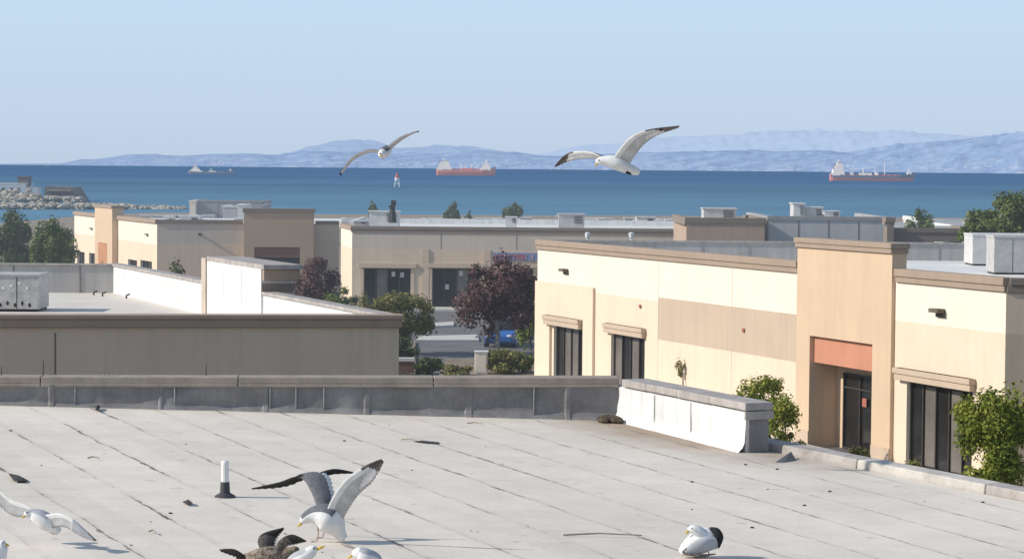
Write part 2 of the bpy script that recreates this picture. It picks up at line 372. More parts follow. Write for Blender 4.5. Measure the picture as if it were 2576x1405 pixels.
col=a.mix(1.0,(.715,.645,.555),val,'MULTIPLY')
PCr=R(1560,1050); dx=a.m('SUBTRACT',X,PCr.x+.9); dy=a.m('SUBTRACT',Y,PCr.y-2.0)
al=a.m('ADD',a.m('MULTIPLY',dx,va.x),a.m('MULTIPLY',dy,va.y)); ac=a.m('ADD',a.m('MULTIPLY',dx,vn.x),a.m('MULTIPLY',dy,vn.y))
rr=a.m('SQRT',a.m('ADD',a.m('POWER',a.m('DIVIDE',al,4.2),2),a.m('POWER',a.m('DIVIDE',ac,1.4),2)))
st=a.m('MULTIPLY',a.m('SUBTRACT',1.35,a.m('ADD',rr,a.m('MULTIPLY',a.m('SUBTRACT',med,.5),1.8)),clamp=True),.8)
col=a.mix(st,col,(.27,.19,.13)); 
spots=a.mr(a.noise(p,3.1,2,.5),.70,.74,0,.3); col=a.mix(spots,col,(.25,.22,.2))
col=a.mix(linef,col,(.07,.06,.055))
bmp=a.m('ADD',a.m('MULTIPLY',soft,.4),fin)
nroof=a.bsdf(col,.85,.2,bmp,.25,.012)
c1=R(1905,1128); c2=R(2576,1262); cdv=(c2-c1); c3=c1+cdv*1.9; 
rp=[NF.p(0,0,0),NF.p(uC,0,0),NW.p(NW.L,0,0),Vector((c1.x,c1.y,0)),Vector((c3.x,c3.y,0)),Vector((c3.x,1,0)),Vector((NF.p(0,0,0).x,1,0))]
mb=MB(); mb.add([(q_.x,q_.y,roofz(q_.x)) for q_ in reversed(rp)],[tuple(range(len(rp)))])
part(mb,'roof',nb,[nroof],recalc=False)
outl=[NF.p(0,-.36,0),NF.p(uC+.3,-.36,0),NW.p(NW.L,-.36,0),Vector((c1.x+.3,c1.y,0)),Vector((c3.x+.3,c3.y,0)),Vector((c3.x+.3,1,0)),Vector((NF.p(0,0,0).x,1,0))][::-1]
mb=MB(); n=len(outl)
for i in range(n):
    q_,r=outl[i],outl[(i+1)%n]; mb.quad((q_.x,q_.y,0),(r.x,r.y,0),(r.x,r.y,roofz(r.x)-.02),(q_.x,q_.y,roofz(q_.x)-.02))
part(mb,'wall',nb,[taupe],recalc=False)
mb=MB(); nu=420; nz=9; g=[]
for i in range(nu+1):
    uu=uC*i/nu; row=[]
    for k in range(nz+1):
        t=k/nz; P=NF.p(uu,0,0); zr=roofz(P.x)-.01; z=zr+(6.58-zr)*t
        off=.10*max(0,1-t*3.5)**2+.014+.06*noise.noise(Vector((uu*1.1,t*1.2,1)))+.016*noise.noise(Vector((uu*3.5,t*2+uu*.9,4)))
        off+=.018*(1 if (uu*0.62+.1*noise.noise(Vector((uu,0,0))))%1<.06 else 0)
        row.append(NF.p(uu,off,z))
    g.append(row)
for i in range(nu):
    for k in range(nz): mb.quad(g[i][k],g[i+1][k],g[i+1][k+1],g[i][k+1])
NF.box(mb,0,uC+.3,-.36,-.07,5.5,6.57,1)
for x in (745,815,1343,440,680,190):
    s=NF.hit(x,980)[0]; P=NF.p(s,0,0); NF.box(mb,s-.010,s+.010,-.04,.05,roofz(P.x)-.05,6.56,2)
par=part(mb,'parapet',nb,[membrane,taupe,M('lap_joint',(.27,.265,.27),var=.3)],smooth=True,recalc=False)
mb=MB(); s=0
while s<uC-.01:
    e_=min(s+3.05,uC); NF.box(mb,s+.008,e_-.004,-.40,.045,6.6+random.uniform(-.006,.006),6.705,0); NF.box(mb,s+.01,e_-.006,.0,.055,6.55,6.6,0); s+=3.05
part(mb,'coping',nb,[coping],bevel=.012)
mb=MB(); nu=70; g=[]
for i in range(nu+1):
    uu=NW.L*i/nu; row=[]
    for k in range(9):
        t=k/8; P=NW.p(uu,0,0); zr=roofz(P.x)-.01; z=zr+(6.56-zr)*t
        off=.12*max(0,1-t*3.2)**2+.02+.025*noise.noise(Vector((uu*2,t*2,7))); row.append(NW.p(uu,off,z))
    g.append(row)
for i in range(nu):
    for k in range(8): mb.quad(g[i][k],g[i+1][k],g[i+1][k+1],g[i][k+1],0)
for x in (1650,1742): 
    s=NW.hit(x,1040)[0]; NW.box(mb,s-.012,s+.012,0,.04,roofz(NW.p(s,0,0).x)-.05,6.55,1)
NW.box(mb,.05,NW.L,-.36,-.0,5.5,6.57,0)
NW.box(mb,NW.L-.003,NW.L+.03,-.34,-.03,5.9,6.5,2)
part(mb,'parapet',nb,[whitew,M('white_lap_joint',(.55,.53,.51)),membrane],recalc=False)
mb=MB(); L=NW.L
for k in range(4): NW.box(mb,L*k/4+(.0 if k else .2)+.004,L*(k+1)/4-.004+(.06 if k==3 else 0),-.40,.05,6.585+.004*(k%2),6.70,0)
NW.box(mb,L+.031,L+.07,-.41,.055,6.46,6.58,0)
part(mb,'coping',nb,[coping2],bevel=.012)
CU=Fr((c1.x-.0,c1.y+.0),(c3.x,c3.y))
mb=MB(); s=-.35; k=0
while s<CU.L:
    e_=min(s+2.6,CU.L); P0=CU.p(s,0,0);P1=CU.p(e_,0,0)
    z0=roofz(P0.x);z1=roofz(P1.x)
    mb.hexa([CU.p(s,-.32,z0-.3),CU.p(e_-.015,-.32,z1-.3),CU.p(e_-.015,.0,z1-.3),CU.p(s,.0,z0-.3),CU.p(s,-.32,z0+.13),CU.p(e_-.015,-.32,z1+.13),CU.p(e_-.015,-.04,z1+.12),CU.p(s,-.04,z0+.12)],k%2); s=e_; k+=1
part(mb,'roof_kerb',nb,[coping2,M('pale_roof_kerb',(.52,.48,.43),sc=3,var=.25)],bevel=.02)
B=R(566,1249); sc_=F/B.y; hh=92/sc_
vp=MB(); vp.tube([B+Vector((0,0,hh*.42)),B+Vector((0,0,hh*.97)),B+Vector((0,0,hh))],[.045,.045,.036],16,0)
vpo=part(vp,'vent_pipe',nb,[whitep])
mb=MB(); mb.tube([B+Vector((0,0,-.02)),B+Vector((0,0,.015)),B+Vector((0,0,.05)),B+Vector((0,0,hh*.42-.002))],[.13,.12,.06,.052],16,0)
part(mb,'pipe_boot',nb,[blackr],parent=vpo)
B=R(1026,1034); k=B.y/F; mb=MB()
mb.tube([B,B+Vector((0,0,12*k)),B+Vector((0,0,26*k)),B+Vector((0,0,44*k))],[11*k,9*k,5*k,3*k],10,0)
part(mb,'vent_stub',nb,[M('rusty_clay',(.42,.27,.18),sc=8,var=.35)])
B=R(1530,1056); mb=MB()
for i in range(34):
    q_=B+Vector((random.gauss(0,.14),random.gauss(0,.25),.03)); 
    mb.sphere(q_,.035+random.random()*.06,0,6,4,(1.3,1.3,.8))
solo(mb,'leaf_debris',[M('rotting_leaves',(.09,.065,.045),sc=9,var=.4)],'dark clump of rotting leaves at the roof drain','debris',kind='stuff')
# ---------------- scraps
dk=M('dark_scrap',(.05,.047,.045),sc=9,var=.3); st_=M('weathered_stick',(.3,.25,.2),sc=9,var=.3)
def scrap(px,label,name='roofing_scrap',lift=.05,m=dk):
    mb=MB(); pts=[R(x,y) for x,y in px]; c=sum(pts,Vector())/len(pts)
    top=[q+Vector((0,0,.006+random.random()*lift)) for q in pts]; cc=c+Vector((0,0,lift*1.3)); n=len(pts)
    mb.add(top+[cc],[(i,(i+1)%n,n) for i in range(n)]); mb.add([q+Vector((0,0,-.0)) for q in top]+[c+Vector((0,0,.002))],[((i+1)%n,i,n) for i in range(n)])
    solo(mb,name,[m],label,'debris',recalc=False)
scrap([(20,1199),(45,1201),(72,1210),(60,1215),(36,1214)],'torn black roofing scrap lying on the roof')
T=R(1950,1162); k=T.y/F; mb=MB(); pa=T; pb=R(2004,1158); pc=R(1990,1150)+Vector((0,0,16*k)); pd=R(1972,1163)
mb.add([pa,pb,pc,pd],[(0,3,2),(3,1,2),(0,2,1),(0,1,3)]); solo(mb,'metal_flashing_flap',[M('dark_grey_metal',(.10,.105,.11),var=.2)],'bent dark grey flashing piece standing on the roof','debris')
scrap([(1040,1111),(1060,1109),(1105,1113),(1104,1117),(1070,1115)],'dark twig and scrap on the pale roof',lift=.01)
scrap([(240,1027),(252,1028),(250,1037),(240,1036)],'small dark tar lump on the roof',lift=.06)
scrap([(458,1265),(480,1266),(486,1273),(470,1272)],'small dark scrap of roofing felt')
def stick(p0,p1,label):
    mb=MB(); A_,B_=R(*p0)+Vector((0,0,.02)),R(*p1)+Vector((0,0,.03)); m=A_.lerp(B_,.45)+Vector((0,.03,.015)); mb.tube([A_,m,B_],[.011,.009,.006],6)
    solo(mb,'stick',[st_],label,'stick')
stick((1417,1349),(1615,1352),'long thin weathered stick lying on the roof')
for p0,p1 in (((860,1372),(905,1392)),((375,1340),(392,1345)),((220,1155),(250,1157)),((1175,1067),(1215,1070)),((1010,1108),(1050,1113))): stick(p0,p1,'short twig lying on the pale roof')
random.seed(21)
for i in range(30):
    x=random.uniform(20,2500); y=random.uniform(1060+max(0,(x-1700))*.25,1395); q_=R(x,y); mb=MB(); r=random.choice((.006,.008,.014))
    mb.sphere(q_+Vector((0,0,r*.5)),r,0,6,4,(1.8,1.2,.8)); solo(mb,'pebble',[dk],'small dark pebble on the pale roof','pebble',group='pebbles scattered on the roof')
B=R(262,1007); mb=MB(); random.seed(3)
for i in range(46):
    q_=B+Vector((random.gauss(0,.28),random.gauss(0,.12),.015)); r=q_+Vector((random.gauss(0,.12),random.gauss(0,.06),random.random()*.08)); mb.tube([q_,r],[.009,.004],5)
solo(mb,'twig_pile',[M('pale_twigs',(.42,.36,.3),sc=9,var=.4)],'loose pale twigs and nest scraps by the parapet','debris',kind='stuff')
def rod(x,y0,y1):
    u,z=NF.hit(x,y0,-.25); mb=MB(); kk=NF.p(u,0,0).y/F
    mb.tube([NF.p(u,-.25,6.69),NF.p(u+.01,-.25,6.7+(y0-y1)*kk)],[.007,.005],6); solo(mb,'wire_rod',[dk],'thin dark wire rod standing on the parapet','rod',group='wire rods on the parapet')
rod(108,938,900); rod(518,938,908); rod(3,938,915)
u,z=NF.hit(255,938,-.25); kk=NF.p(u,0,0).y/F; mb=MB()
mb.tube([NF.p(u+(math.cos(t)*20-12)*kk*1.0,-.25,6.70+max(0,math.sin(t))*40*kk) for t in [math.pi*i/12 for i in range(13)]],[.003]*13,6)
mb.tube([NF.p(u+(math.cos(t)*12+8)*kk*1.0,-.2,6.70+max(0,math.sin(t))*20*kk) for t in [math.pi*i/12 for i in range(13)]],[.006]*13,6)
solo(mb,'wire_loop',[st_],'bent wire loops on the parapet','wire')
# ---------------- MID BUILDING
mbd=thing('commercial_building',(-15,60,0),'taupe building with brown cornice and white inner parapet','building')
MA=Fr(G(285,663,6.7),G(970,791,6.7)); MFr=Fr(G(-600,790,6.7),MA.p(MA.L,0,0)); MK=Fr(G(-500,658,6.7),MA.p(0,0,0))
zr=5.72
wl=MB(); joints=[MFr.hit(x,880)[0] for x in (139,)]
MFr.sheet(wl,0,MFr.L+.3,0,6.5,d=-.0)
for j in joints: MFr.box(wl,j-.02,j+.02,.0,.004,0,6.3,1)
MFr.box(wl,0,MFr.L,-.3,-.06,5.6,6.6,2)
part(wl,'wall',mbd,[taupe,groove,whitew],recalc=False)
cb=MB(); MFr.box(cb,-.1,MFr.L+.40,-.34,.13,6.60,6.70,0); MFr.box(cb,-.1,MFr.L+.37,-.05,.10,6.42,6.60,1)
part(cb,'cornice',mbd,[corn,corn],bevel=.015)
rf=MB(); q_=[MFr.p(0,-.1,zr),MFr.p(MFr.L,-.1,zr),MA.p(0,0,zr),MK.p(0,0,zr)]; rf.add(q_,[(0,1,2,3)]); part(rf,'roof',mbd,[roofm],recalc=False)
wl=MB(); MA.box(wl,-.3,MA.L-.02,-.3,0,0,6.62,0); part(wl,'parapet',mbd,[whitew])
wl=MB(); MK.box(wl,0,MK.L-.01,-.3,0,0,6.62,0)
for i in range(12):
    s=MK.L-1.1-i*2.2; MK.box(wl,s-.02,s+.02,-.01,.02,zr,6.6,1)
part(wl,'parapet',mbd,[memb2,groove])
cb=MB(); MA.box(cb,-.34,MA.L-.35,-.36,.05,6.62,6.70); MK.box(cb,0,MK.L-.02,-.34,.05,6.625,6.69); part(cb,'coping',mbd,[coping2],bevel=.01)
t0=MA.hit(526,690)[0]; t1=MA.hit(662,720)[0]; tz=MA.hit(526,645)[1]
wl=MB(); MA.box(wl,t0,t1,-.85,.06,5.72,tz-.12,0); MA.box(wl,t0-.5,t0-.02,-.3,.1,5.72,tz-.05,1)
MA.box(wl,t1-.003,t1+.02,-.8,-.1,5.0,tz-.65,2)
MA.box(wl,t1-.002,t1+.035,-.84,.05,tz-.72,tz-.5,3)
for f_ in (.33,.66): MA.box(wl,t0+(t1-t0)*f_-.012,t0+(t1-t0)*f_+.012,.05,.066,5.8,tz-.2,4)
part(wl,'tower_parapet',mbd,[whitew,M('tan_post',(.5,.42,.34),sc=2),brownw,corn_d,M('white_lap_joint',(.6,.59,.57))])
cb=MB(); MA.box(cb,t0-.05,t1+.25,-1.0,.06,tz-.12,tz); MA.box(cb,t1+.03,t1+.16,-.92,.03,tz-.42,tz-.121,1); part(cb,'cornice',mbd,[coping2,corn],bevel=.015)
B=G(578,786,zr); k=B.y/F; mb=MB(); mb.tube([B,B+Vector((0,0,18*k))],[3*k,3*k],8); mb.tube([B+Vector((-16*k,0,8*k)),B+Vector((6*k,0,8*k))],[2*k,2*k],6); mb.box(B.x-18*k,B.x-14*k,B.y-.05,B.y+.05,B.z,B.z+12*k)
part(mb,'roof_pipe',mbd,[hvacw])
for i,(x,y) in enumerate(((236,742),(258,745),(120,726),(318,750))):
    B=G(x,y,zr); mb=MB(); mb.tube([B,B+Vector((.0,0,.1)),B+Vector((.12,0,.14))],[.03,.03,.03],6); solo(mb,'roofing_scrap',[dk],'small dark scrap lying by the pale parapet','debris')
def hvac(x0,x1,yb,yt,zroof,depth=1.4,m=hvacm,label='boxy grey rooftop air conditioning unit',fan=True,spots=False):
    P0=G(x0,yb,zroof); P1=G(x1,yb,zroof); k=P0.y/F; Wd=(x1-x0)*k; Hh=(yb-yt)*k
    r=thing('rooftop_air_conditioner',(P0.x+Wd/2,P0.y+depth/2,zroof),label,'air conditioner','rooftop air conditioning units')
    X0,Y0=P0.x,P0.y; mb=MB(); mb.box(X0,X0+Wd,Y0,Y0+depth,zroof+.08,zroof+Hh*.94); 
    for i in (1,2): mb.box(X0+Wd*i/3-.01,X0+Wd*i/3+.01,Y0-.008,Y0+.001,zroof+.1,zroof+Hh*.92,1)
    if spots:
        for i in range(5): mb.sphere((X0+Wd*(.42+.11*i),Y0,zroof+Hh*(.18+.05*(i%2))),.045,1,8,5,(1,.3,1.5))
        for i in range(4): mb.box(X0+Wd*(.45+.12*i),X0+Wd*(.45+.12*i)+.07,Y0-.012,Y0+.002,zroof+Hh*(.6+.06*(i%3)),zroof+Hh*(.66+.06*(i%3)),2)
    part(mb,'body',r,[m,darkm,whitep],bevel=.02)
    mb=MB(); mb.box(X0-.03,X0+Wd+.03,Y0-.03,Y0+depth+.03,zroof+Hh*.94+.002,zroof+Hh); part(mb,'lid',r,[m],bevel=.01)
    mb=MB(); mb.box(X0+.05,X0+Wd-.05,Y0+.05,Y0+depth-.05,zroof-.05,zroof+.079); part(mb,'base',r,[darkm])
    if not spots:
        mb=MB()
        for i in range(7):
            z=zroof+Hh*(.2+.6*i/7); mb.box(X0+Wd*.70,X0+Wd*.96,Y0-.03,Y0-.009,z,z+Hh*.03)
        part(mb,'louvre',r,[darkm])
    if fan:
        mb=MB(); c=Vector((X0+Wd*.5,Y0+depth*.5,zroof+Hh+.003)); R_=min(Wd,depth)*.32
        mb.tube([c,c+Vector((0,0,.05))],[R_,R_*.95],16); part(mb,'fan_housing',r,[darkm])
    return r
hvac(-70,98,783,688,zr,1.5,M('spotted_hvac_metal',(.46,.44,.42),rough=.5,sc=5,var=.25,fine=14),'mottled grey rooftop air conditioner with dark holes',fan=False,spots=True)
# ---------------- RIGHT BUILDING
rb=thing('storefront_building',(8,95,0),'cream and tan stucco storefront building in sunlight','building')
RF=Fr(G(1353,602,6.7),G(2532,698,6.7)); L=RF.L
h=RF.hit
Bv=Vector((1,.012)).normalized()
q_=RF.p(L,0,0); RE=Fr(q_,(q_.x+Bv.x*30,q_.y+Bv.y*30))
a0,a1=h(1393,870)[0],h(1467,870)[0]; zt1=h(1393,817)[1]; b0,b1=h(1537,880)[0],h(1622,880)[0]; zt2=h(1540,838)[1]
t0,t1=h(2013,760)[0],h(2252,760)[0]; o0,o1=h(2045,900)[0],h(2203,900)[0]; ozt=h(2045,843)[1]; tz=h(2015,597)[1]
w0,w1=h(2281,1000)[0],h(2447,1000)[0]; wzt=h(2281,958)[1]
sp=h(1497,800)[0]; zb=h(1400,710)[1]; p0=h(1655,800)[0]; pz1=h(1655,747)[1]; pz0=h(1655,853)[1]; zbr=h(2400,823)[1]
wl=MB()
bands=[(0,sp,0,zb,1),(0,a1+9,0,.55,3),(p0,t0,pz0,pz1,2),(t1,L,0,zbr,1),(sp,p0,0,zb-.25,1),(p0,t0,0,pz0,1),(t0-.01,t1+.01,0,9,4)]
RF.sheet(wl,0,L,0,6.6,ops=[(a0,a1,.15,zt1,.22),(b0,b1,.15,zt2,.22),(w0,w1,.12,wzt,.22),(t0+.1,t1-.1,.0,6.5,.05)],bands=bands)
RF.box(wl,0,a0-.25,.003,.12,0,zb-.03,1); RF.box(wl,a1+.2,sp,.003,.12,0,zb-.03,1); RF.box(wl,a0-.25,a1+.2,.003,.12,zt1+.45,zb-.03,1)
for x in (1655,1840): 
    s=h(x,900)[0]; RF.box(wl,s-.015,s+.015,.002,.006,0,6.2,5)
RF.box(wl,0,L,-.3,-.25,5.5,6.6,6)
RE.sheet(wl,0,30,0,6.6,bands=[(0,30,0,zbr,2)],mi=7)
part(wl,'wall',rb,[cream,cream2,tanp,M('pinkish_base_stucco',(.62,.44,.33),sc=.8),towerm,M('fine_joint',(.6,.5,.4)),whitew,taupe],recalc=False)
tw=MB(); dp=.14
RF.sheet(tw,t0,t1,0,tz-.35,ops=[(o0,o1,0,ozt,1.15)],d=dp)
tw.quad(RF.p(t1,dp,0),RF.p(t1,-.42,0),RF.p(t1,-.42,tz-.35),RF.p(t1,dp,tz-.35)); tw.quad(RF.p(t0,dp,0),RF.p(t0,-.42,0),RF.p(t0,-.42,tz-.35),RF.p(t0,dp,tz-.35))
tw.quad(RF.p(t0,-.42,5.7),RF.p(t1,-.42,5.7),RF.p(t1,-.42,tz-.35),RF.p(t0,-.42,tz-.35),1)
bk=dp-1.15
RF.sheet(tw,o0,o1,0,ozt,d=bk)
RF.box(tw,t0+.002,o0-.002,dp+.002,dp+.03,0,.6,2); RF.box(tw,o1+.002,t1-.002,dp+.002,dp+.03,0,.6,2)
tower=part(tw,'entrance_tower',rb,[towerm,whitew,tanp],recalc=False)
mb=MB(); sz=h(2058,912)[1]; RF.box(mb,o0+.01,o1-.01,dp-.5,dp-.18,sz,ozt-.005); part(mb,'lintel_panel',rb,[salmon],label='salmon red panel over the entrance')
mb=MB(); RF.box(mb,t0-.1,t1+.1,-.5,dp+.12,tz-.18,tz); RF.box(mb,t0-.06,t1+.06,-.46,dp+.08,tz-.35,tz-.181); part(mb,'cornice',rb,[corn],bevel=.02)
window(rb,RF,o0+.6,o1-.25,.02,2.75,bk+.03,3,(2.2,),name='door')
mb=MB(); u=h(2176,1000,bk)[0]; RF.box(mb,u,u+.3,bk+.11,bk+.115,1.65,1.95); part(mb,'notice',rb,[M('red_notice',(.4,.14,.10))])
window(rb,RF,a0,a1,.15,zt1,-.2,4,blind_refl_cols=(1,2)); window(rb,RF,b0,b1,.15,zt2,-.2,4,blind_refl_cols=(0,2)); window(rb,RF,w0,w1,.12,wzt,-.2,5,blind_refl_cols=(1,3))
for (x0,x1,z,zh,dd) in ((a0-.6,a1+.1,zt1+.03,.42,.3),(b0-.4,b1+.1,zt2+.03,.40,.2),(w0-.5,w1+.15,wzt+.03,.40,.22)):
    mb=MB(); RF.box(mb,x0,x1,.005,dd,z,z+zh); RF.box(mb,x0-.04,x1+.04,.005,dd+.05,z+zh*.55,z+zh); part(mb,'window_header',rb,[tanp],bevel=.01)
for x0,x1 in ((0,t0-.11),(t1+.11,L+.02)):
    mb=MB(); RF.box(mb,x0-.02,x1,-.36,.14,6.45,6.70); RF.box(mb,x0-.01,x1-.01,-.02,.09,6.25,6.449); part(mb,'cornice',rb,[corn],bevel=.02)
mb=MB(); RE.box(mb,.1,30,-.36,.08,6.46,6.69); RE.box(mb,.02,30,-.02,.05,6.22,6.45); part(mb,'cornice',rb,[corn_d],bevel=.02)
Q0=RF.p(0,-.3,0);Q1=RF.p(L,-.3,0); bq=Vector((Bv.x,Bv.y,0))*31
mb=MB(); z_=5.85; mb.add([(Q1.x,Q1.y,z_),(Q1.x+bq.x,Q1.y+bq.y,z_),(Q0.x+bq.x,Q0.y+bq.y,z_),(Q0.x,Q0.y,z_)],[(0,1,2,3)]); part(mb,'roof',rb,[roofw],recalc=False)
BK=Fr(RF.p(0,-.0,0),RF.p(0,0,0)+bq); mb=MB(); BK.box(mb,.05,31,-.3,0,0,6.6,0); BK.box(mb,.3,31,-.36,.05,6.601,6.69,1)
for i in range(14): BK.box(mb,1+i*2.2-.02,1+i*2.2+.02,-.01,.02,5.85,6.59,1)
part(mb,'parapet',rb,[memb2,coping2])
def walllamp(root,fr,x,y,k=1):
    u,z=fr.hit(x,y); mb=MB(); fr.box(mb,u-.22*k,u+.22*k,.005,.08,z-.16*k,z+.1*k); fr.box(mb,u-.25*k,u+.25*k,.079,.30*k,z-.02*k,z+.1*k+.002); part(mb,'wall_lamp',root,[M('bronze_lamp',(.16,.13,.10))],bevel=.01)
walllamp(rb,RF,1425,681); walllamp(rb,RF,2368,784,1.1)
for x,y in ((1612,770),(1872,830)):
    u,z=h(x,y); mb=MB(); RF.box(mb,u-.07,u+.07,.003,.06,z-.07,z+.07); part(mb,'alarm_bell',rb,[M('rust_red_fitting',(.35,.12,.06))])
mb=MB(); RF.box(mb,-2,L+12,.16,2.2,.0,.13); solo(mb,'pavement',[concrete],'pale concrete walk along the storefront',None,kind='structure',bevel=.02)
hvac(2446,2600,668,588,z_,2.0,hvacw,'large white rooftop air conditioner with louvres',fan=False)
hvac(2364,2440,650,610,z_,1.4,hvacw,'low white rooftop air conditioning unit')
hvac(2500,2640,690,592,z_,1.6,hvacm,'grey rooftop air conditioner behind the parapet',fan=False)
for x in (1478,1588):
    B=G(x,612,z_+.2); mb=MB(); k=B.y/F; mb.tube([B+Vector((0,0,-.3)),B+Vector((0,0,14*k)),B+Vector((0,0,15*k)),B+Vector((0,0,26*k)),B+Vector((0,0,28*k))],[3*k,3*k,6*k,7*k,3*k],10); part(mb,'roof_vent',rb,[whitep])
# ---------------- FAR CENTRE BUILDING
fb=thing('storefront_building',(5,172,0),'long taupe storefront building with dark shop windows','building')
CF=Fr(G(886,568,5.8),G(1990,578,5.8)); c0=G(858,561,5.8); CA=Fr(c0,CF.p(0,0,0)); h=CF.hit
ww=[(915,1033),(1087,1207),(1262,1340)]; ops=[]
for x0,x1 in ww: ops.append((h(x0,700)[0],h(x1,700)[0],.12,h(x0,674)[1],.4))
zb=h(1000,626)[1]
sand=M('sand_stucco',(.56,.44,.325))
wl=MB(); CF.sheet(wl,0,CF.L,0,5.5,ops=ops,bands=[(0,CF.L,0,zb,1),(0,CF.L,0,.7,2)])
for x in (1070,1225): 
    s=h(x,700)[0]; CF.box(wl,s-.25,s+.25,.003,.08,0,zb,2)
for x in (1110,1300,1480): 
    s=h(x,600)[0]; CF.box(wl,s-.03,s+.03,.002,.006,zb,5.3,3)
CA.sheet(wl,0,CA.L,0,5.5,bands=[(0,CA.L,0,zb,5)],mi=4)
part(wl,'wall',fb,[taupe2,taupe,sand,groove,cream,cream2],recalc=False)
mb=MB(); CF.box(mb,-.1,CF.L,-.4,.1,5.58,5.8); CF.box(mb,-.06,CF.L,-.1,.06,5.36,5.579); part(mb,'cornice',fb,[corn_d])
mb=MB(); CA.box(mb,-.1,CA.L-.11,-.4,.1,5.5,5.79); part(mb,'cornice',fb,[corn])
for i,(x0,x1) in enumerate(ww):
    o=ops[i]; window(fb,CF,o[0],o[1],.12,o[3],-.38,4,fw=.08,fm=bronze,blind_refl_cols=((1,),(2,),())[i])
    mb=MB(); CF.box(mb,o[0]-.35,o[1]+.4,.005,.2,o[3]+.05,o[3]+.35); part(mb,'window_header',fb,[tanp])
    for e0,e1 in ((o[0]-.25,o[0]-.02),(o[1]+.02,o[1]+.25)):
        mb=MB(); CF.box(mb,e0,e1,.004,.06,0,o[3]+.04); part(mb,'window_surround',fb,[sand])
for x,y in ((990,688),(1012,690),(1160,686),(1125,720)):
    u,z=h(x,y,-.38); mb=MB(); CF.box(mb,u-.13,u+.13,-.30,-.29,z-.2,z+.15); part(mb,'poster',fb,[M('poster_paper',(.5,.5,.5))])
u0_,z0_=h(1240,654); u1_,z1_=h(1352,636); mb=MB(); CF.box(mb,u0_,u1_,.01,.15,z0_,z1_,0)
random.seed(5); uu=u0_+.15
while uu<u1_-.3:
    wd=random.choice((.12,.16,.2)); zz=z0_+.1; hh=(z1_-z0_)-.2
    if random.random()<.85:
        CF.box(mb,uu,uu+.05,.149,.19,zz,zz+hh,1); CF.box(mb,uu+.051,uu+wd,.149,.18,zz+hh*random.choice((0,.45,.7)),zz+hh*.95,1 if random.random()<.4 else 2)
    uu+=wd+.09
part(mb,'shop_sign',fb,[M('blue_sign',(.2,.26,.42)),M('red_letters',(.5,.16,.16)),M('pale_letters',(.5,.47,.5))])
mb=MB(); CFb=[CF.p(0,-.4,5.2),CF.p(CF.L,-.4,5.2),CF.p(CF.L,-34,5.2),CF.p(0,-34,5.2)]; mb.add(CFb,[(0,1,2,3)]); part(mb,'roof',fb,[roofw],recalc=False)
mb=MB(); CF.box(mb,0,CF.L,-34.4,-34,0,5.6); part(mb,'parapet',fb,[whitew])
mb=MB(); CF.box(mb,-4,CF.L+5,.3,3.0,0,.14); solo(mb,'pavement',[concrete],'pale concrete walk below the shop windows',None,kind='structure')
# ---------------- FAR LEFT BUILDING
lb=thing('storefront_building',(-30,190,0),'cream and taupe building with tower blocks along its front','building')
LA=Fr(G(187,531,5.8),G(395,552,5.8)); q_=LA.p(LA.L,0,0); qq=G(866,551,5.8); LB=Fr(q_,(q_.x+(qq.x-q_.x),q_.y+.9)); h=LA.hit
zb=h(300,602)[1]; ops=[(h(a_,640)[0],h(b_,640)[0],.3,h(a_,y_)[1],.3) for a_,b_,y_ in ((194,213,631),(224,248,635),(322,345,651),(353,382,653))]
ta,tb=h(253,560)[0],h(297,560)[0]; tzz=h(253,514)[1]
wl=MB(); LA.sheet(wl,0,LA.L,0,5.55,ops=ops,bands=[(0,LA.L,0,zb,1)])
LA.box(wl,ta,tb,-.5,.5,0,tzz-.2,2); 
part(wl,'wall',lb,[cream,cream2,towerm],recalc=False)
for o in ops: window(lb,LA,o[0],o[1],o[2],o[3],-.28,3,fw=.1)
mb=MB(); oa,ob_=h(262,640)[0],h(284,640)[0]; LA.box(mb,oa,ob_,.503,.52,0,h(262,608)[1]); part(mb,'doorway',lb,[M('orange_doorway',(.5,.24,.12))])
mb=MB(); LA.box(mb,0,ta-.11,-.4,.15,5.5,5.8); part(mb,'cornice',lb,[corn]); mb=MB(); LA.box(mb,tb+.11,LA.L,-.4,.15,5.5,5.8); part(mb,'cornice',lb,[corn]); mb=MB(); LA.box(mb,ta-.1,tb+.1,-.6,.6,tzz-.2,tzz); part(mb,'cornice',lb,[corn])
h=LB.hit; s1,s2=h(615,560)[0],h(790,560)[0]; sz=h(700,524)[1]; zb2=h(500,612)[1]; o1_,o2_=h(641,640)[0],h(755,640)[0]; oz=h(641,620)[1]
wl=MB(); LB.sheet(wl,0,LB.L,0,5.55,bands=[(0,LB.L,0,zb2,1),(s2,LB.L,0,9,3)])
LB.sheet(wl,s1,s2,0,sz-.3,ops=[(o1_,o2_,0,oz,.6)],d=.9,mi=2)
wl.quad(LB.p(s1,.9,0),LB.p(s1,-.5,0),LB.p(s1,-.5,sz-.3),LB.p(s1,.9,sz-.3),2); wl.quad(LB.p(s2,.9,0),LB.p(s2,-.5,0),LB.p(s2,-.5,sz-.3),LB.p(s2,.9,sz-.3),2)
part(wl,'wall',lb,[taupe2,taupe,M('tower_tan_stucco',(.46,.34,.24),sc=.5,var=.06),M('light_tan_stucco',(.58,.47,.36),sc=.5,var=.06)],recalc=False)
mb=MB(); LB.box(mb,o1_+.01,o2_-.01,.32,.36,0,oz-.8,1); LB.box(mb,o1_+.01,o2_-.01,.32,.8,oz-.8,oz-.01,0); part(mb,'doorway',lb,[reddark,darkm])
for e0,e1,e2,e3,e4 in ((0,s1-.11,.08,5.5,5.8),(s2+.11,LB.L,.08,5.5,5.78),(s1-.1,s2+.1,.98,sz-.3,sz)):
    mb=MB(); LB.box(mb,e0,e1,-.4,e2,e3,e4); part(mb,'cornice',lb,[corn_d])
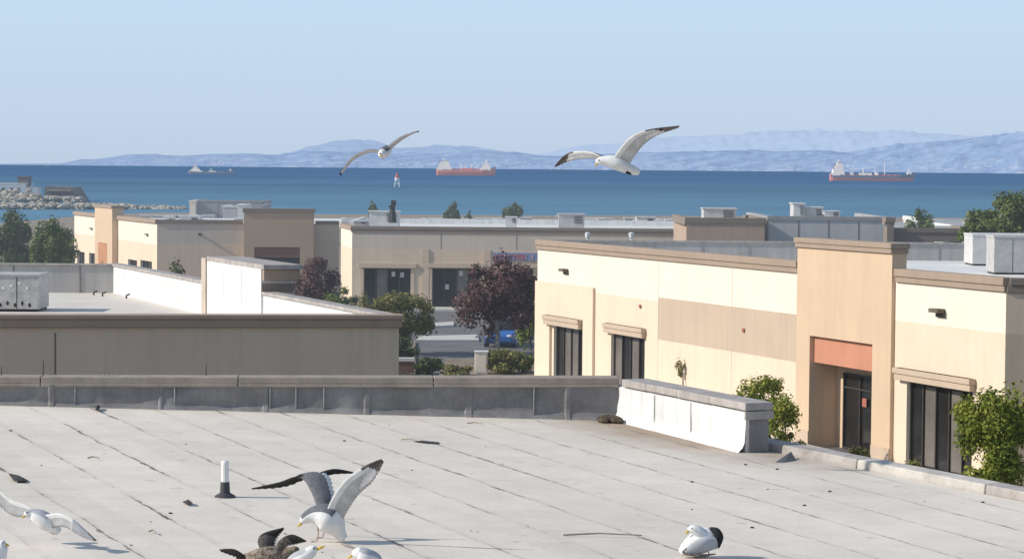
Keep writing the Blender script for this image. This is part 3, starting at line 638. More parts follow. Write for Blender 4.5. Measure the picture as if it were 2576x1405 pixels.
mb=MB(); mb.add([LA.p(0,-.3,5.2),LA.p(LA.L,-.3,5.2),LB.p(LB.L,-.3,5.2),LB.p(LB.L,-35,5.2)],[(0,1,2,3)]); part(mb,'roof',lb,[roofw],recalc=False)
mb=MB(); u,z=h(503,590); LB.box(mb,u-.1,u+.1,.0,.3,z-.05,z+.12); part(mb,'wall_spout',lb,[darkm])
for x,y in ((232,575),(372,590)): walllamp(lb,LA,x,y,.8)
# ---------------- BACK ROW BUILDINGS
def simple(x0,x1,yt,dist,dep,name,label,m,mtop,corny=.5,strips=0):
    p0=D(x0,yt,dist); p1=D(x1,yt,dist); z=p0.z
    r=thing(name,((p0.x+p1.x)/2,dist+dep/2,0),label,'building'); fr=Fr((p0.x,dist),(p1.x,dist)); mb=MB()
    fr.sheet(mb,0,fr.L,0,z-.2); fr.box(mb,0,fr.L,-dep,-.01,0,z-.6,0)
    for i in range(strips): s=fr.L*(i+1)/(strips+1); fr.box(mb,s-.04,s+.04,.003,.012,0,z-.3,1)
    part(mb,'wall',r,[m,groove],recalc=False)
    mb=MB(); fr.box(mb,-.1,fr.L+.1,-.35,.06,z-.2-corny,z); fr.box(mb,-.1,.25,-dep,-.36,z-.5,z-.01); fr.box(mb,fr.L-.25,fr.L+.1,-dep,-.36,z-.5,z-.01); part(mb,'cornice',r,[mtop]); return r,fr,z
pg=M('pale_grey_panel',(.50,.50,.50),sc=.5,var=.08,streak=.1)
simple(1727,1924,547,152,12,'commercial_building','brown tower block with a dark flat cornice',brownw,corn_d,.15)
simple(1934,2236,543,156,14,'commercial_building','pale grey ribbed parapet block behind the storefront',pg,M('grey_trim',(.34,.33,.32)),.05,3)
simple(2232,2249,546,153,1.5,'commercial_building','narrow brown tower end beside the grey block',corn_d,corn_d,.1)
simple(2250,2470,573,158,10,'commercial_building','low brown building with a dark roof edge',corn_d,corn_d,.1)
simple(493,661,503,300,10,'commercial_building','plain grey block building with thin dark roof edge',M('slate_grey_wall',(.33,.33,.35),sc=.3,var=.06),M('grey_trim',(.34,.33,.32)),.0,2)
simple(477,492,504,299,8,'commercial_building','narrow white wall at the end of the grey block',cream,cream,.0)
simple(560,612,517,280,8,'commercial_building','small pale block on the building roof',pg,whitep,.0)
simple(598,618,513,262,5,'commercial_building','narrow white stair block beside the tower',whitep,whitep,.0)
simple(860,2440,548,255,3,'commercial_building','long low white-roofed warehouse along the shore',whitew,roofw,.25,18)
simple(880,2420,556,225,20,'commercial_building','long low pale flat-roofed warehouse',M('pale_far_stucco',(.62,.59,.54),sc=.3,var=.08),roofw,.2,20)
simple(2340,2700,550,262,18,'commercial_building','long white-roofed warehouse near the shore',cream,roofw,.5)
simple(190,480,545,240,10,'commercial_building','pale flat roof building behind the storefront',roofw,roofw,.2)
random.seed(11)
for i in range(44):
    x=random.uniform(880,1740) if i<32 else random.uniform(300,760); dist=random.uniform(205,245); 
    if i>=32: dist=random.uniform(200,236)
    wd=random.uniform(8,60); y=552+random.uniform(-4,6)-(8 if i>=32 else 0); ht=random.uniform(4,12)
    z=D(x,y+8,dist).z; p0_=D(x,y,dist); k=dist/F; mb=MB()
    mb.box(p0_.x,p0_.x+wd*k,dist,dist+1.5,z-1.0,z+ht*k,0); mb.box(p0_.x-.05,p0_.x+wd*k+.05,dist-.05,dist+1.55,z+ht*k+.003,z+ht*k+.1,1); mb.box(p0_.x+wd*k*.6,p0_.x+wd*k*.9,dist-.03,dist-.005,z+ht*k*.2,z+ht*k*.7,2)
    solo(mb,'rooftop_unit',[random.choice((hvacw,hvacm,whitew,cream)),hvacw,random.choice((darkm,hvacm))],'small pale ventilation unit on a distant roof','roof unit',group='ventilation units on distant roofs')
def dhvac(x0,x1,yt,yb,dist,m,label):
    p0=D(x0,yb,dist); k=dist/F; w_=(x1-x0)*k; h_=(yb-yt)*k; z=p0.z
    r=thing('rooftop_air_conditioner',(p0.x+w_/2,dist+1,z),label,'air conditioner','rooftop air conditioning units')
    mb=MB(); mb.box(p0.x,p0.x+w_,dist,dist+2,z-.3,z+h_*.9); part(mb,'body',r,[m])
    mb=MB(); mb.box(p0.x-.08,p0.x+w_+.08,dist-.08,dist+2.08,z+h_*.9+.003,z+h_); part(mb,'lid',r,[m])
    mb=MB()
    for i in range(5): mb.box(p0.x+w_*.6,p0.x+w_*.92,dist-.04,dist-.01,z+h_*(.15+.14*i),z+h_*(.2+.14*i))
    part(mb,'louvre',r,[darkm])
dhvac(1770,1852,523,549,160,hvacw,'wide tan-grey rooftop air conditioning unit')
dhvac(1996,2024,510,545,163,hvacw,'tall narrow white rooftop unit'); dhvac(2028,2070,520,545,164,hvacw,'pale rooftop unit with pipework'); dhvac(2074,2112,530,545,163,hvacw,'low pale rooftop unit')
dhvac(928,1003,530,560,180,hvacw,'boxy white rooftop air conditioner'); dhvac(1405,1470,537,565,182,hvacm,'grey rooftop air conditioner on the long roof'); dhvac(1272,1300,545,562,184,hvacw,'small white rooftop unit')
P=D(987,560,179); k=179/F; mb=MB(); mb.tube([P,P+Vector((0,0,25*k)),P+Vector((.0,0,38*k))],[11*k,8*k,6*k],8); mb.box(P.x-9*k,P.x+7*k,178.7,179.3,P.z+38*k,P.z+43*k); mb.box(P.x-3*k,P.x+9*k,178.8,179.2,P.z+43.1*k,P.z+56*k)
solo(mb,'chimney_stack',[darkm],'dark metal flue stack on the long roof','chimney')
# ---------------- kerbs
def island(px,h_,m,name,label,kind='structure'):
    mb=MB(); pts=[G(x,y,0) for x,y in px]; mb.prism(pts,.0,h_); solo(mb,name,[m],label,None,kind=kind)
island([(1048,850),(1200,846),(1205,860),(1048,860)],.13,concrete,'kerb','pale concrete kerb island')
island([(1068,818),(1140,813),(1142,822),(1070,826)],.13,concrete,'kerb','pale concrete kerb island')
island([(930,862),(1045,862),(1045,945),(900,945)],.12,soil,'planting_bed','bare planting bed with bark mulch')
island([(1120,908),(1400,905),(1400,960),(1100,960)],.12,soil,'planting_bed','bare planting bed with bark mulch')
B=G(1211,940,0); k=B.y/F; r=thing('utility_cabinet',B,'pale concrete-coloured utility cabinet beside the hedge','cabinet')
mb=MB(); mb.box(B.x-16*k,B.x+16*k,B.y-1.5,B.y-.9,.05,60*k); part(mb,'body',r,[cream],bevel=.02)
mb=MB(); mb.box(B.x-17.5*k,B.x+17.5*k,B.y-1.54,B.y-.86,60*k+.002,63*k); part(mb,'lid',r,[whitew]); mb=MB(); mb.box(B.x-12*k,B.x+12*k,B.y-1.52,B.y-1.504,10*k,52*k); part(mb,'door',r,[cream])
B=G(1015,942,0); k=B.y/F; mb=MB(); mb.box(B.x-26*k,B.x+26*k,B.y,B.y+.5,.0,34*k,0); mb.box(B.x-28*k,B.x+28*k,B.y-.06,B.y+.56,34*k,42*k,1)
solo(mb,'planter_wall',[reddark,concrete],'low red-brown planter wall with pale cap','wall')
def car(P,yaw):
    r=thing('parked_car',P,'blue parked car partly hidden beneath the purple tree','car')
    Mx=Matrix.Translation(P)@Matrix.Rotation(yaw,4,'Z')
    def T(mb): mb.v=[Mx@v for v in mb.v]; return mb
    paint=M('blue_car_paint',(.03,.13,.40),rough=.25,spec=.6,bstr=0,var=.05)
    def loft(prof,m=0):
        mb=MB(); rings=[]
        for x,z0,z1,hw in prof: rings.append([Vector((x,-hw,z0)),Vector((x,-hw*1.0,(z0+z1)/2)),Vector((x,-hw*.9,z1)),Vector((x,hw*.9,z1)),Vector((x,hw,(z0+z1)/2)),Vector((x,hw,z0))])
        vs=[q for g_ in rings for q in g_]; fs=[]
        for i in range(len(rings)-1):
            for j in range(6): fs.append((i*6+j,i*6+(j+1)%6,(i+1)*6+(j+1)%6,(i+1)*6+j))
        fs.append(tuple(range(6))); fs.append(tuple((len(rings)-1)*6+j for j in range(6))); mb.add(vs,fs,m); return mb
    part(T(loft([(-2.15,.35,.75,.78),(-2.0,.25,.92,.86),(-.9,.2,.98,.9),(.8,.2,.98,.9),(1.7,.22,.85,.87),(2.15,.35,.65,.75)])),'body',r,[paint],bevel=.04)
    part(T(loft([(-1.75,.93,1.0,.72),(-1.1,.93,1.42,.66),(.2,.93,1.45,.66),(1.1,.93,1.0,.74)])),'windscreen',r,[glassd],bevel=.03)
    part(T(loft([(-1.05,1.38,1.46,.62),(-.4,1.40,1.50,.64),(.2,1.40,1.49,.62)])),'roof',r,[paint],bevel=.02)
    for sx_,sy in ((-1.35,-.88),(1.35,-.88),(-1.35,.88),(1.35,.88)):
        mb=MB(); s=1 if sy>0 else -1; mb.tube([(sx_,sy-.2*s,.32),(sx_,sy+.02*s,.32)],[.32,.32],18); w_=part(T(mb),'wheel',r,[blackr]); mb=MB(); mb.tube([(sx_,sy+.021*s,.32),(sx_,sy+.035*s,.32)],[.2,.18],12); part(T(mb),'rim',r,[hvacw],parent=w_)
    for sy in (-.6,.6):
        mb=MB(); mb.sphere((2.08,sy,.66),.13,0,8,5,(.6,1.3,.7)); part(T(mb),'headlight',r,[whitep])
car(G(1268,868,.005),math.radians(-98))
# ---------------- foliage
def leafmat(name,c1_,c2_,c3_):
    a=N(name); g=a.n('ShaderNodeNewGeometry'); r=g.outputs['Random Per Island']; n=a.noise(g.outputs['Position'],1.3,3)
    v=a.m('ADD',a.m('MULTIPLY',r,.55),a.mr(n,.3,.7,0,.45)); cr=a.n('ShaderNodeValToRGB'); a.l(v,cr.inputs[0])
    e=cr.color_ramp.elements; e[0].color=c1_+(1,); e[0].position=.15; e[1].color=c3_+(1,); e[1].position=.9; m=e.new(.5); m.color=c2_+(1,)
    p=a.n('ShaderNodeBsdfPrincipled'); a.l(cr.outputs[0],p.inputs[0]); p.inputs['Roughness'].default_value=.65; p.inputs['Specular IOR Level'].default_value=.2
    t=a.n('ShaderNodeBsdfTranslucent'); a.l(cr.outputs[0],t.inputs[0]); mx=a.n('ShaderNodeMixShader'); mx.inputs[0].default_value=.3
    a.l(p.outputs[0],mx.inputs[1]); a.l(t.outputs[0],mx.inputs[2]); a.l(a.air(mx.outputs[0]),a.out.inputs[0]); return a.mat
Lgreen=leafmat('green_leaves',(.05,.075,.022),(.13,.17,.045),(.26,.29,.085))
Lolive=leafmat('olive_leaves',(.07,.072,.024),(.18,.175,.055),(.34,.30,.11))
Ldark=leafmat('dark_green_leaves',(.035,.055,.022),(.085,.115,.042),(.17,.20,.075))
Lplum=leafmat('purple_leaves',(.055,.026,.024),(.15,.078,.070),(.28,.165,.14))
Lbright=leafmat('sunlit_green_leaves',(.075,.11,.018),(.21,.25,.035),(.42,.42,.08))
Lyel=leafmat('yellow_green_leaves',(.10,.10,.028),(.24,.23,.07),(.40,.35,.13))
def foliage(mb,c,rad,ncl,nl,ls,rnd,clr=.36,mi=0):
    cl=[]
    for i in range(ncl):
        while True:
            v=Vector((rnd.uniform(-1,1),rnd.uniform(-1,1),rnd.uniform(-1,1)))
            if .15<v.length<1: break
        v*=.84; cl.append((Vector((c[0]+v.x*rad[0],c[1]+v.y*rad[1],c[2]+v.z*rad[2])),clr*rnd.uniform(.6,1.25)))
    for i in range(nl):
        cc,cr=rnd.choice(cl); d=Vector((rnd.gauss(0,1),rnd.gauss(0,1),rnd.gauss(0,1))).normalized(); rr=cr*(rnd.random()**.45)*(1.35 if rnd.random()<.10 else 1)
        p=cc+Vector((d.x*rad[0]*rr,d.y*rad[1]*rr,d.z*rad[2]*rr)); nrm=(d+Vector((rnd.gauss(0,.6),rnd.gauss(0,.6),rnd.gauss(0,.6)+.3))).normalized()
        t=nrm.cross(Vector((rnd.gauss(0,1),rnd.gauss(0,1),rnd.gauss(0,1)))).normalized(); b=nrm.cross(t); s=ls*rnd.uniform(.6,1.3)
        mb.add([p-t*s,p+b*s*.55-nrm*s*.15,p+t*s,p-b*s*.55-nrm*s*.15],[(0,1,2,3)],mi)
    return cl
def tree(x,yb,yt,wpx,m,label,dist=None,zb=0,trunk=.3,nl=3500,ls=.13,ncl=22,seed=1,bm_=None,name='tree',clr=.34,cat='tree',dep=1.0):
    rnd=random.Random(seed)
    P=G(x,yb,0) if dist is None else D(x,yt,dist); P.z=0; k=P.y/F
    ztop=D(x,yt,P.y).z; Wd=wpx*k; zl=ztop*trunk if zb==0 else zb
    r=thing(name,P,label,cat)
    c=(P.x,P.y,(zl+ztop)/2); rad=(Wd/2*1.08,Wd/2*dep,(ztop-zl)/2*1.04)
    mb=MB(); cl=foliage(mb,c,rad,ncl,nl,ls,rnd,clr); part(mb,'crown',r,[m],recalc=False)
    mb=MB(); tr=max(.05,Wd*.03); mid=Vector((P.x,P.y,zl+.15*(ztop-zl)))
    mb.tube([P+Vector((0,0,-.1)),P+Vector((.03,0,zl*.5)),mid,Vector((P.x+.05,P.y,c[2]+.3*rad[2]))],[tr*1.4,tr,tr*.8,tr*.3],8)
    for cc,_ in cl[:9]: mb.tube([mid,mid.lerp(cc,.5)+Vector((0,0,.1)),cc],[tr*.5,tr*.3,tr*.12],5)
    part(mb,'trunk',r,[bm_ or bark]); return r
def shrub(x,yb,yt,wpx,m,label,nl=1600,ls=.09,seed=1,dep=1.0,dist=None,ncl=14,name='shrub'):
    rnd=random.Random(seed); P=G(x,yb,0) if dist is None else D(x,yb,dist); P.z=0; k=P.y/F; ztop=D(x,yt,P.y).z; Wd=wpx*k
    mb=MB(); foliage(mb,(P.x,P.y,ztop/2),(Wd/2*1.05,Wd/2*dep,ztop/2),ncl,nl,ls,rnd,.42)
    for i in range(6): mb.tube([P,P+Vector((rnd.uniform(-.3,.3)*Wd,rnd.uniform(-.2,.2)*Wd,ztop*.7))],[.03,.01],5,1)
    solo(mb,name,[m,bark],label,'shrub',origin=P,recalc=False)
tree(1250,890,636,205,Lplum,'purple-leaved plum tree in the parking lot',trunk=.16,nl=9000,ls=.12,ncl=48,seed=3,bm_=barkp,name='plum_tree',clr=.28)
tree(800,800,648,118,Lplum,'purple-leaved plum tree by the far storefront',trunk=.15,nl=5500,ls=.12,ncl=26,seed=4,name='plum_tree')
tree(992,892,722,190,Lolive,'olive-green street tree beside the asphalt',trunk=.06,nl=8000,ls=.11,ncl=44,seed=5,clr=.28)
tree(1335,880,760,80,Lbright,'small bright green tree at the building corner',trunk=.1,nl=2500,ls=.1,seed=6)
shrub(860,805,722,85,Lgreen,'rounded green bush near the far windows',seed=7,nl=2200)
shrub(925,830,735,60,Lolive,'olive bush beside the street tree',seed=17,nl=1500)
shrub(1000,905,840,100,Ldark,'dark green bush under the street tree',seed=8,nl=2500)
shrub(968,945,885,50,Lyel,'yellow-green bush behind the parapet',seed=9)
shrub(1075,942,890,84,Ldark,'clipped dark green bush beside the road',seed=10,nl=2200)
shrub(1270,945,878,105,Lyel,'yellow-green hedge beside the storefront',seed=11,nl=2800); shrub(1315,942,876,66,Lbright,'bright green bush beside the storefront',seed=12); shrub(1155,950,912,80,Lolive,'low olive bush behind the parapet',seed=13)
shrub(465,0,650,100,Ldark,'dark green bush top beyond the white parapet',dist=120,seed=14,nl=3000)
tree(32,0,538,130,Ldark,'large dark green tree by the shore',dist=200,zb=.8,nl=8500,ls=.17,ncl=34,seed=15)
tree(140,0,552,125,Lgreen,'broad green tree beside the cream building',dist=185,zb=.4,nl=8500,ls=.16,ncl=34,seed=16)
tree(-70,0,560,120,Lgreen,'green tree by the shore',dist=190,zb=.4,nl=4500,ls=.17,ncl=26,seed=116)
tree(943,0,500,36,Ldark,'small dark tree top above the far roofs',dist=262,zb=3.0,nl=900,ls=.2,ncl=9,seed=18)
tree(1140,0,500,50,Ldark,'small rounded tree above the far roofs',dist=262,zb=3.0,nl=1200,ls=.2,ncl=10,seed=19)
tree(1288,0,501,50,Ldark,'small rounded tree above the far roofs',dist=262,zb=3.0,nl=1200,ls=.2,ncl=10,seed=20)
tree(1178,0,520,20,Ldark,'tiny tree top above the far roofs',dist=262,zb=3.0,nl=400,ls=.2,ncl=6,seed=23)
tree(2312,0,524,68,Lgreen,'green tree top behind the low building',dist=200,zb=2.0,nl=2500,ls=.17,ncl=14,seed=24)
tree(2570,0,478,260,Lgreen,'large green tree rising behind the roofs',dist=150,zb=3.6,nl=15000,ls=.15,ncl=60,seed=25,clr=.25)
tree(2460,0,532,90,Lgreen,'green tree beside the larger tree behind the roofs',dist=148,zb=3.6,nl=4000,ls=.15,ncl=24,seed=26)
def tree2(x,d,yt,w,m,label,**k): return tree(x,0,yt,w,m,label,dist=d,**k)
tree2(1905,82,928,175,Lbright,'sunlit bushy tree growing beside the storefront',zb=.5,nl=5200,ls=.07,ncl=34,seed=30,clr=.26)
tree2(1975,80,1000,90,Lbright,'small bright shrub beside the entrance tower',zb=.2,nl=2400,ls=.065,ncl=16,seed=31,name='shrub')
tree2(2505,72,945,225,Lbright,'bright green leafy tree beside the shop window',zb=.1,nl=13000,ls=.075,ncl=56,seed=32,clr=.27)
tree2(1985,82,1080,70,Lolive,'low shrub at the foot of the entrance',zb=.05,nl=900,ls=.06,ncl=8,seed=33,name='shrub')
tree2(2160,76,1120,60,Lolive,'low shrub beside the walk',zb=.05,nl=900,ls=.06,ncl=8,seed=34,name='shrub')
tree2(2300,72,1145,100,Lyel,'low yellowish ground shrub beside the walk',zb=.05,nl=1200,ls=.06,ncl=9,seed=35,name='shrub')
u,z=RF.hit(1725,925); P=RF.p(u,.15,z); rnd=random.Random(40); mb=MB(); k=P.y/F
foliage(mb,(P.x,P.y,P.z),(20*k,.2,32*k),9,240,.055,rnd,.4); mb.tube([RF.p(u,.1,0),RF.p(u,.12,z)],[.04,.02],6,1)
solo(mb,'climbing_vine',[Lyel,bark],'sparse dry vine growing up the cream wall','vine',origin=RF.p(u,.1,0),recalc=False)
# ---------------- ships
def ship(x0,x1,ywl,hullc,hull2,spec,label,hz=.35):
    P=G((x0+x1)/2,ywl,SEA); k=P.y/F; Ls=(x1-x0)*k; r=thing('cargo_ship',P,label,'ship','ships anchored in the bay')
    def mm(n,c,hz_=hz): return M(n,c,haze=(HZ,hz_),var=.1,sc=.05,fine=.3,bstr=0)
    hm,h2,wh,dk_=mm('hull_'+label[:6],hullc),mm('hulltop_'+label[:6],hull2),M('ship_white_glow',(.85,.80,.76),haze=((225,222,222),.45),var=.1,sc=.05,fine=.3,bstr=0),mm('ship_dark',(.16,.15,.17))  # ship whites carry extra emission, painted in to brighten their unlit fronts
    H0=spec['h']*k; bw=Ls*.075
    st=[(-.5,.7,1.25),(-.47,.9,1.25),(-.3,1,1.0),(0,1,1.0),(.3,1,1.0),(.42,.7,1.15),(.48,.3,1.5),(.515,.03,1.6)]
    rings=[]; mb=MB()
    for s,wf,hf in st:
        x_=s*Ls; xl=x_-(0 if s<.4 else .02*Ls)
        rings.append([Vector((xl,-bw*wf*.8,-1)),Vector((x_,-bw*wf,H0*spec['rl'])),Vector((x_,-bw*wf,H0*hf)),Vector((x_,bw*wf,H0*hf)),Vector((x_,bw*wf,H0*spec['rl'])),Vector((xl,bw*wf*.8,-1))])
    for i in range(len(rings)-1):
        for j in range(6):
            jj=(j+1)%6; mb.quad(P+rings[i][j],P+rings[i][jj],P+rings[i+1][jj],P+rings[i+1][j],1 if j in(1,3,2) else 0)
    for rg in (rings[0],rings[-1]): mb.add([P+v for v in rg],[tuple(range(6))],0)
    part(mb,'hull',r,[hm,h2])
    def bx(mb,a,b,w_,z0,z1,mi=0): mb.box(P.x+(a-.5)*Ls,P.x+(b-.5)*Ls,P.y-bw*w_,P.y+bw*w_,P.z+z0*k,P.z+z1*k,mi)
    mb=MB()
    for a,b,w_,z0,z1,mi in spec['sup']: bx(mb,a,b,w_,z0,z1+.05,mi)
    part(mb,'superstructure',r,[wh,dk_,hm])
    mb=MB(); a,b,w_,z0,z1,mi=spec['sup'][-1]; bx(mb,a,b,w_*1.05,z1-2,z1-1,0); part(mb,'bridge_windows',r,[dk_])
    for a,b,w_,z0,z1,mi in spec['dk']:
        mb=MB(); bx(mb,a,b,w_,z0,z1,mi); part(mb,'deck_house',r,[wh,dk_,hm])
    for a,z0,z1 in spec['mast']:
        mb=MB(); q=P+Vector(((a-.5)*Ls,0,z0*k)); mb.tube([q,q+Vector((0,0,(z1-z0)*k))],[1.1*k,.6*k],6); q2=q+Vector((0,0,(z1-z0)*k*.7)); mb.tube([q2+Vector((-4*k,0,0)),q2+Vector((4*k,0,0))],[.5*k,.5*k],5); part(mb,'mast',r,[wh])
    mb=MB(); a,z0,z1=spec['fun']; bx(mb,a,a+.03,.3,z0,z1,0); part(mb,'funnel',r,[dk_])
    mb=MB(); bx(mb,.2,.85,.08,spec['h']-.5,spec['h']+2.0,0); 
    for i in range(9): bx(mb,.22+.07*i,.235+.07*i,.5,spec['h']-.5,spec['h']+2.2,0)
    part(mb,'deck_piping',r,[hm])
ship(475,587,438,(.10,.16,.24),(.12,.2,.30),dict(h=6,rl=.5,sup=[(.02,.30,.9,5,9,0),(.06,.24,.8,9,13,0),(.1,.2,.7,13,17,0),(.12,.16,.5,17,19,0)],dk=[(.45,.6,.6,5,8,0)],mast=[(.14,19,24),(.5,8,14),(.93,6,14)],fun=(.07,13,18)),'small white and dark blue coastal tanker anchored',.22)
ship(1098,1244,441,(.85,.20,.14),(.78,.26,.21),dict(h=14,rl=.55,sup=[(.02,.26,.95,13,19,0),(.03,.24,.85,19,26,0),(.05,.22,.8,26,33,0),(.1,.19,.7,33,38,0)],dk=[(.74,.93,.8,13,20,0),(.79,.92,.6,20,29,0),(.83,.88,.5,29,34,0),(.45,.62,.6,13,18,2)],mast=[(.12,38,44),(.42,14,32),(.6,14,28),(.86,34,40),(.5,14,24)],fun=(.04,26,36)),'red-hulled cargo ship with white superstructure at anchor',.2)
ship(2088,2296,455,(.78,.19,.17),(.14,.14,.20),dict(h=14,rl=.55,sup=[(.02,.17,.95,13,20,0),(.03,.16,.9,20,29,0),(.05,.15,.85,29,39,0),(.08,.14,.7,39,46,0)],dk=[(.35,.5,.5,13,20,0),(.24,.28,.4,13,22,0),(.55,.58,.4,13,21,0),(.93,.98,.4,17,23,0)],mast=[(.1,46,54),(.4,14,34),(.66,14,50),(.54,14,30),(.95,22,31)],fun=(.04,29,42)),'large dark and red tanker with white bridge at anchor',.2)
P=G(999,470,SEA); k=P.y/F; r=thing('channel_marker',P,'red and white channel marker standing in the water','navigation marker')
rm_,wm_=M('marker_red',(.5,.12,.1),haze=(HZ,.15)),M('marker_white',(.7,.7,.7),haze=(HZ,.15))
mb=MB()
for sx_,sy in ((-1,-1),(1,-1),(-1,1),(1,1)): mb.tube([P+Vector((sx_*7*k,sy*7*k,-1)),P+Vector((sx_*4*k,sy*4*k,16*k))],[1.3*k,1.1*k],6)
mb.box(P.x-6*k,P.x+6*k,P.y-6*k,P.y+6*k,P.z+7*k,P.z+9*k); part(mb,'base',r,[wm_])
mb=MB(); mb.tube([P+Vector((0,0,16*k)),P+Vector((0,0,23*k))],[6*k,6*k],10,1); mb.tube([P+Vector((0,0,23*k)),P+Vector((0,0,29*k))],[6*k,5*k],10,0); mb.tube([P+Vector((0,0,29*k)),P+Vector((0,0,36*k))],[3*k,2*k],8,0); part(mb,'tower',r,[rm_,wm_])
P=G(120,417,SEA); k=P.y/F; r=thing('sailing_boat',P,'tiny white sailing boat far out on the bay','boat'); mb=MB(); mb.hexa([P+Vector(v)*k for v in ((-3,-1,-.5),(3,-1,-.5),(3,1,-.5),(-3,1,-.5),(-4,-1.5,1),(4.5,-1.5,1),(4.5,1.5,1),(-4,1.5,1))]); part(mb,'hull',r,[wm_]); mb=MB(); mb.add([P+Vector(v)*k for v in ((-2.5,0,1.2),(2,0,1.2),(.3,0,8),(.3,.3,1.2))],[(0,1,2),(0,3,2),(1,3,2),(0,1,3)]); part(mb,'sail',r,[wm_])
# ---------------- gulls
gw=M('white_plumage',(.74,.73,.71),rough=.85,spec=.1,sc=14,var=.14,fine=60); gg=M('grey_plumage',(.17,.175,.19),rough=.85,spec=.1,sc=20,var=.25,fine=60); gk=M('black_plumage',(.035,.033,.032),rough=.8,spec=.15,sc=20,var=.3)
gy=M('yellow_beak',(.65,.42,.05),rough=.5); gbr=M('mottled_brown_plumage',(.26,.21,.165),rough=.9,spec=.1,sc=30,var=.8,fine=80); gu=M('pale_grey_underwing',(.50,.49,.485),rough=.85,spec=.1,sc=12,var=.2,fine=60); gp=M('pink_leg',(.5,.28,.22)); glg=M('light_grey_plumage',(.42,.43,.45),rough=.85,spec=.1,sc=16,var=.12)
gdk=M('barred_dark_primary',(.13,.115,.105),rough=.85,spec=.1,sc=30,var=.6,fine=90)
GM=[gw,gg,gk,gy,gbr,gu,gp,glg,gdk]
def cr(pts,n):
    out=[];m=len(pts)
    for i in range(n+1):
        t=i/n*(m-1); j=min(int(t),m-2); f=t-j; p0=pts[max(j-1,0)];p1=pts[j];p2=pts[j+1];p3=pts[min(j+2,m-1)]
        out.append(.5*((2*p1)+(p2-p0)*f+(2*p0-5*p1+4*p2-p3)*f*f+(3*p1-p0-3*p2+p3)*f**3))
    return out
def wing(mb,dep,lead,trail,up=0,lo=0,tip=2,tipu=.75,th=.016,n=30,saw=.10,ref=Vector((0,0,1)),k5=6,tip2=None):
    Lp=cr([D(x,y,dep+o) for x,y,o in lead],n); Tp=cr([D(x,y,dep+o) for x,y,o in trail],n); K=k5; A=[];B=[]
    for i in range(n+1):
        u=i/n; ch=Tp[i]-Lp[i]; t_=Tp[i]+ch*saw*(((i*.5)%1)-.3)
        sp=Lp[min(i+1,n)]-Lp[max(i-1,0)]; nm=sp.cross(ch); 
        nm=nm.normalized() if nm.length>1e-9 else Vector((0,0,1)); 
        if nm.dot(ref)<0: nm=-nm
        ra=[];rb_=[]
        for j in range(K+1):
            t=j/K; q=Lp[i].lerp(t_,t); cam=nm*ch.length*.08*math.sin(math.pi*t); T_=th*(1-.75*u)*math.sin(math.pi*min(1,t**.55))
            rip=nm*.004*(1 if i%2 else -1)*t
            ra.append(q+cam+rip+nm*(T_+.001)); rb_.append(q+cam+rip-nm*(T_*.4+.001))
        A.append(ra);B.append(rb_)
    base=len(mb.v); w_=K+1
    for S in (A,B):
        for r_ in S: mb.v+=r_
    off=(n+1)*w_
    for i in range(n):
        u=(i+.5)/n
        for j in range(K):
            a_=base+i*w_+j
            tt=tipu-(.08 if j<1 else 0)+.10*(j/K)
            for s,(o,m_) in enumerate(((0,up),(off,lo))):
                mi=(tip if s==0 or tip2 is None else tip2) if u>tt else m_
                if s==0 and j==K-1 and u<tt-.05 and m_==1: mi=0
                if s==1 and m_==5 and j<2 and u<tt: mi=0
                mb.f.append([a_+o,a_+w_+o,a_+w_+1+o,a_+1+o]); mb.m.append(mi)
    for i in range(n):
        for j in (0,K):
            a_=base+i*w_+j; mb.f.append([a_,a_+w_,a_+w_+off,a_+off]); mb.m.append(tip if i/n>tipu else up)
    for i in (0,n):
        for j in range(K): a_=base+i*w_+j; mb.f.append([a_,a_+1,a_+1+off,a_+off]); mb.m.append(tip if i else up)
def body(mb,dep,pts,mi=0,mantle=None,flat=1.0):
    k=dep/F; P=cr([D(x,y,dep+o) for x,y,o,r in pts],24); rr=cr([Vector((r,0,0)) for x,y,o,r in pts],24)
    f=(lambda u,c,ax: mantle if (mantle is not None and .12<u<.62 and ax.z>.35*ax.length) else mi)
    mb.tube(P,[max(.5,v.x)*k for v in rr],14,f,flat)
def beak(mb,dep,a_,b_,r=4):
    k=dep/F; A_=D(*a_,dep); B_=D(*b_,dep); mb.tube([A_,A_.lerp(B_,.7),B_],[r*k,r*.7*k,r*.15*k],6,3)
def eye(mb,dep,x,y,o,r=2): k=dep/F; mb.sphere(D(x,y,dep+o),r*k,2,6,4)
def legs(mb,dep,tops,feet):
    for (x,y,o),(fx_,fy_) in zip(tops,feet):
        A_=D(x,y,dep+o); B_=R(fx_,fy_); B_.z+=.008; mb.tube([A_,A_.lerp(B_,.5)+Vector((.01,0,0)),B_],[.009,.006,.006],6,6)
        mb.add([B_+Vector((0.01,.0,.003)),B_+Vector((-.06,-.03,-.003)),B_+Vector((-.07,.0,-.003)),B_+Vector((-.06,.03,-.003))],[(0,1,2),(0,2,3),(0,3,1)],6)
def gull(mb,label):
    solo(mb,'seagull',GM,label,'seagull',group='seagulls around the roof',smooth=True)
up_=Vector((0,0,1))
mb=MB(); d=22
body(mb,d,[(1500,409,0,5),(1506,406,0,10),(1518,404,0,13),(1538,406,0,18),(1558,413,0,19),(1580,424,.02,15),(1598,430,.03,12),(1609,433,.03,8)],0,flat=.9)
beak(mb,d,(1503,410),(1497,419),3.5); eye(mb,d,1506,403,-.035)
wing(mb,d,[(1525,402,.03),(1490,383,.12),(1450,380,.22),(1420,390,.3),(1395,417,.36)],[(1545,408,.05),(1498,400,.15),(1458,400,.24),(1425,408,.32),(1398,420,.36)],up=1,lo=5,tip=8,tip2=8,tipu=.66,ref=up_)
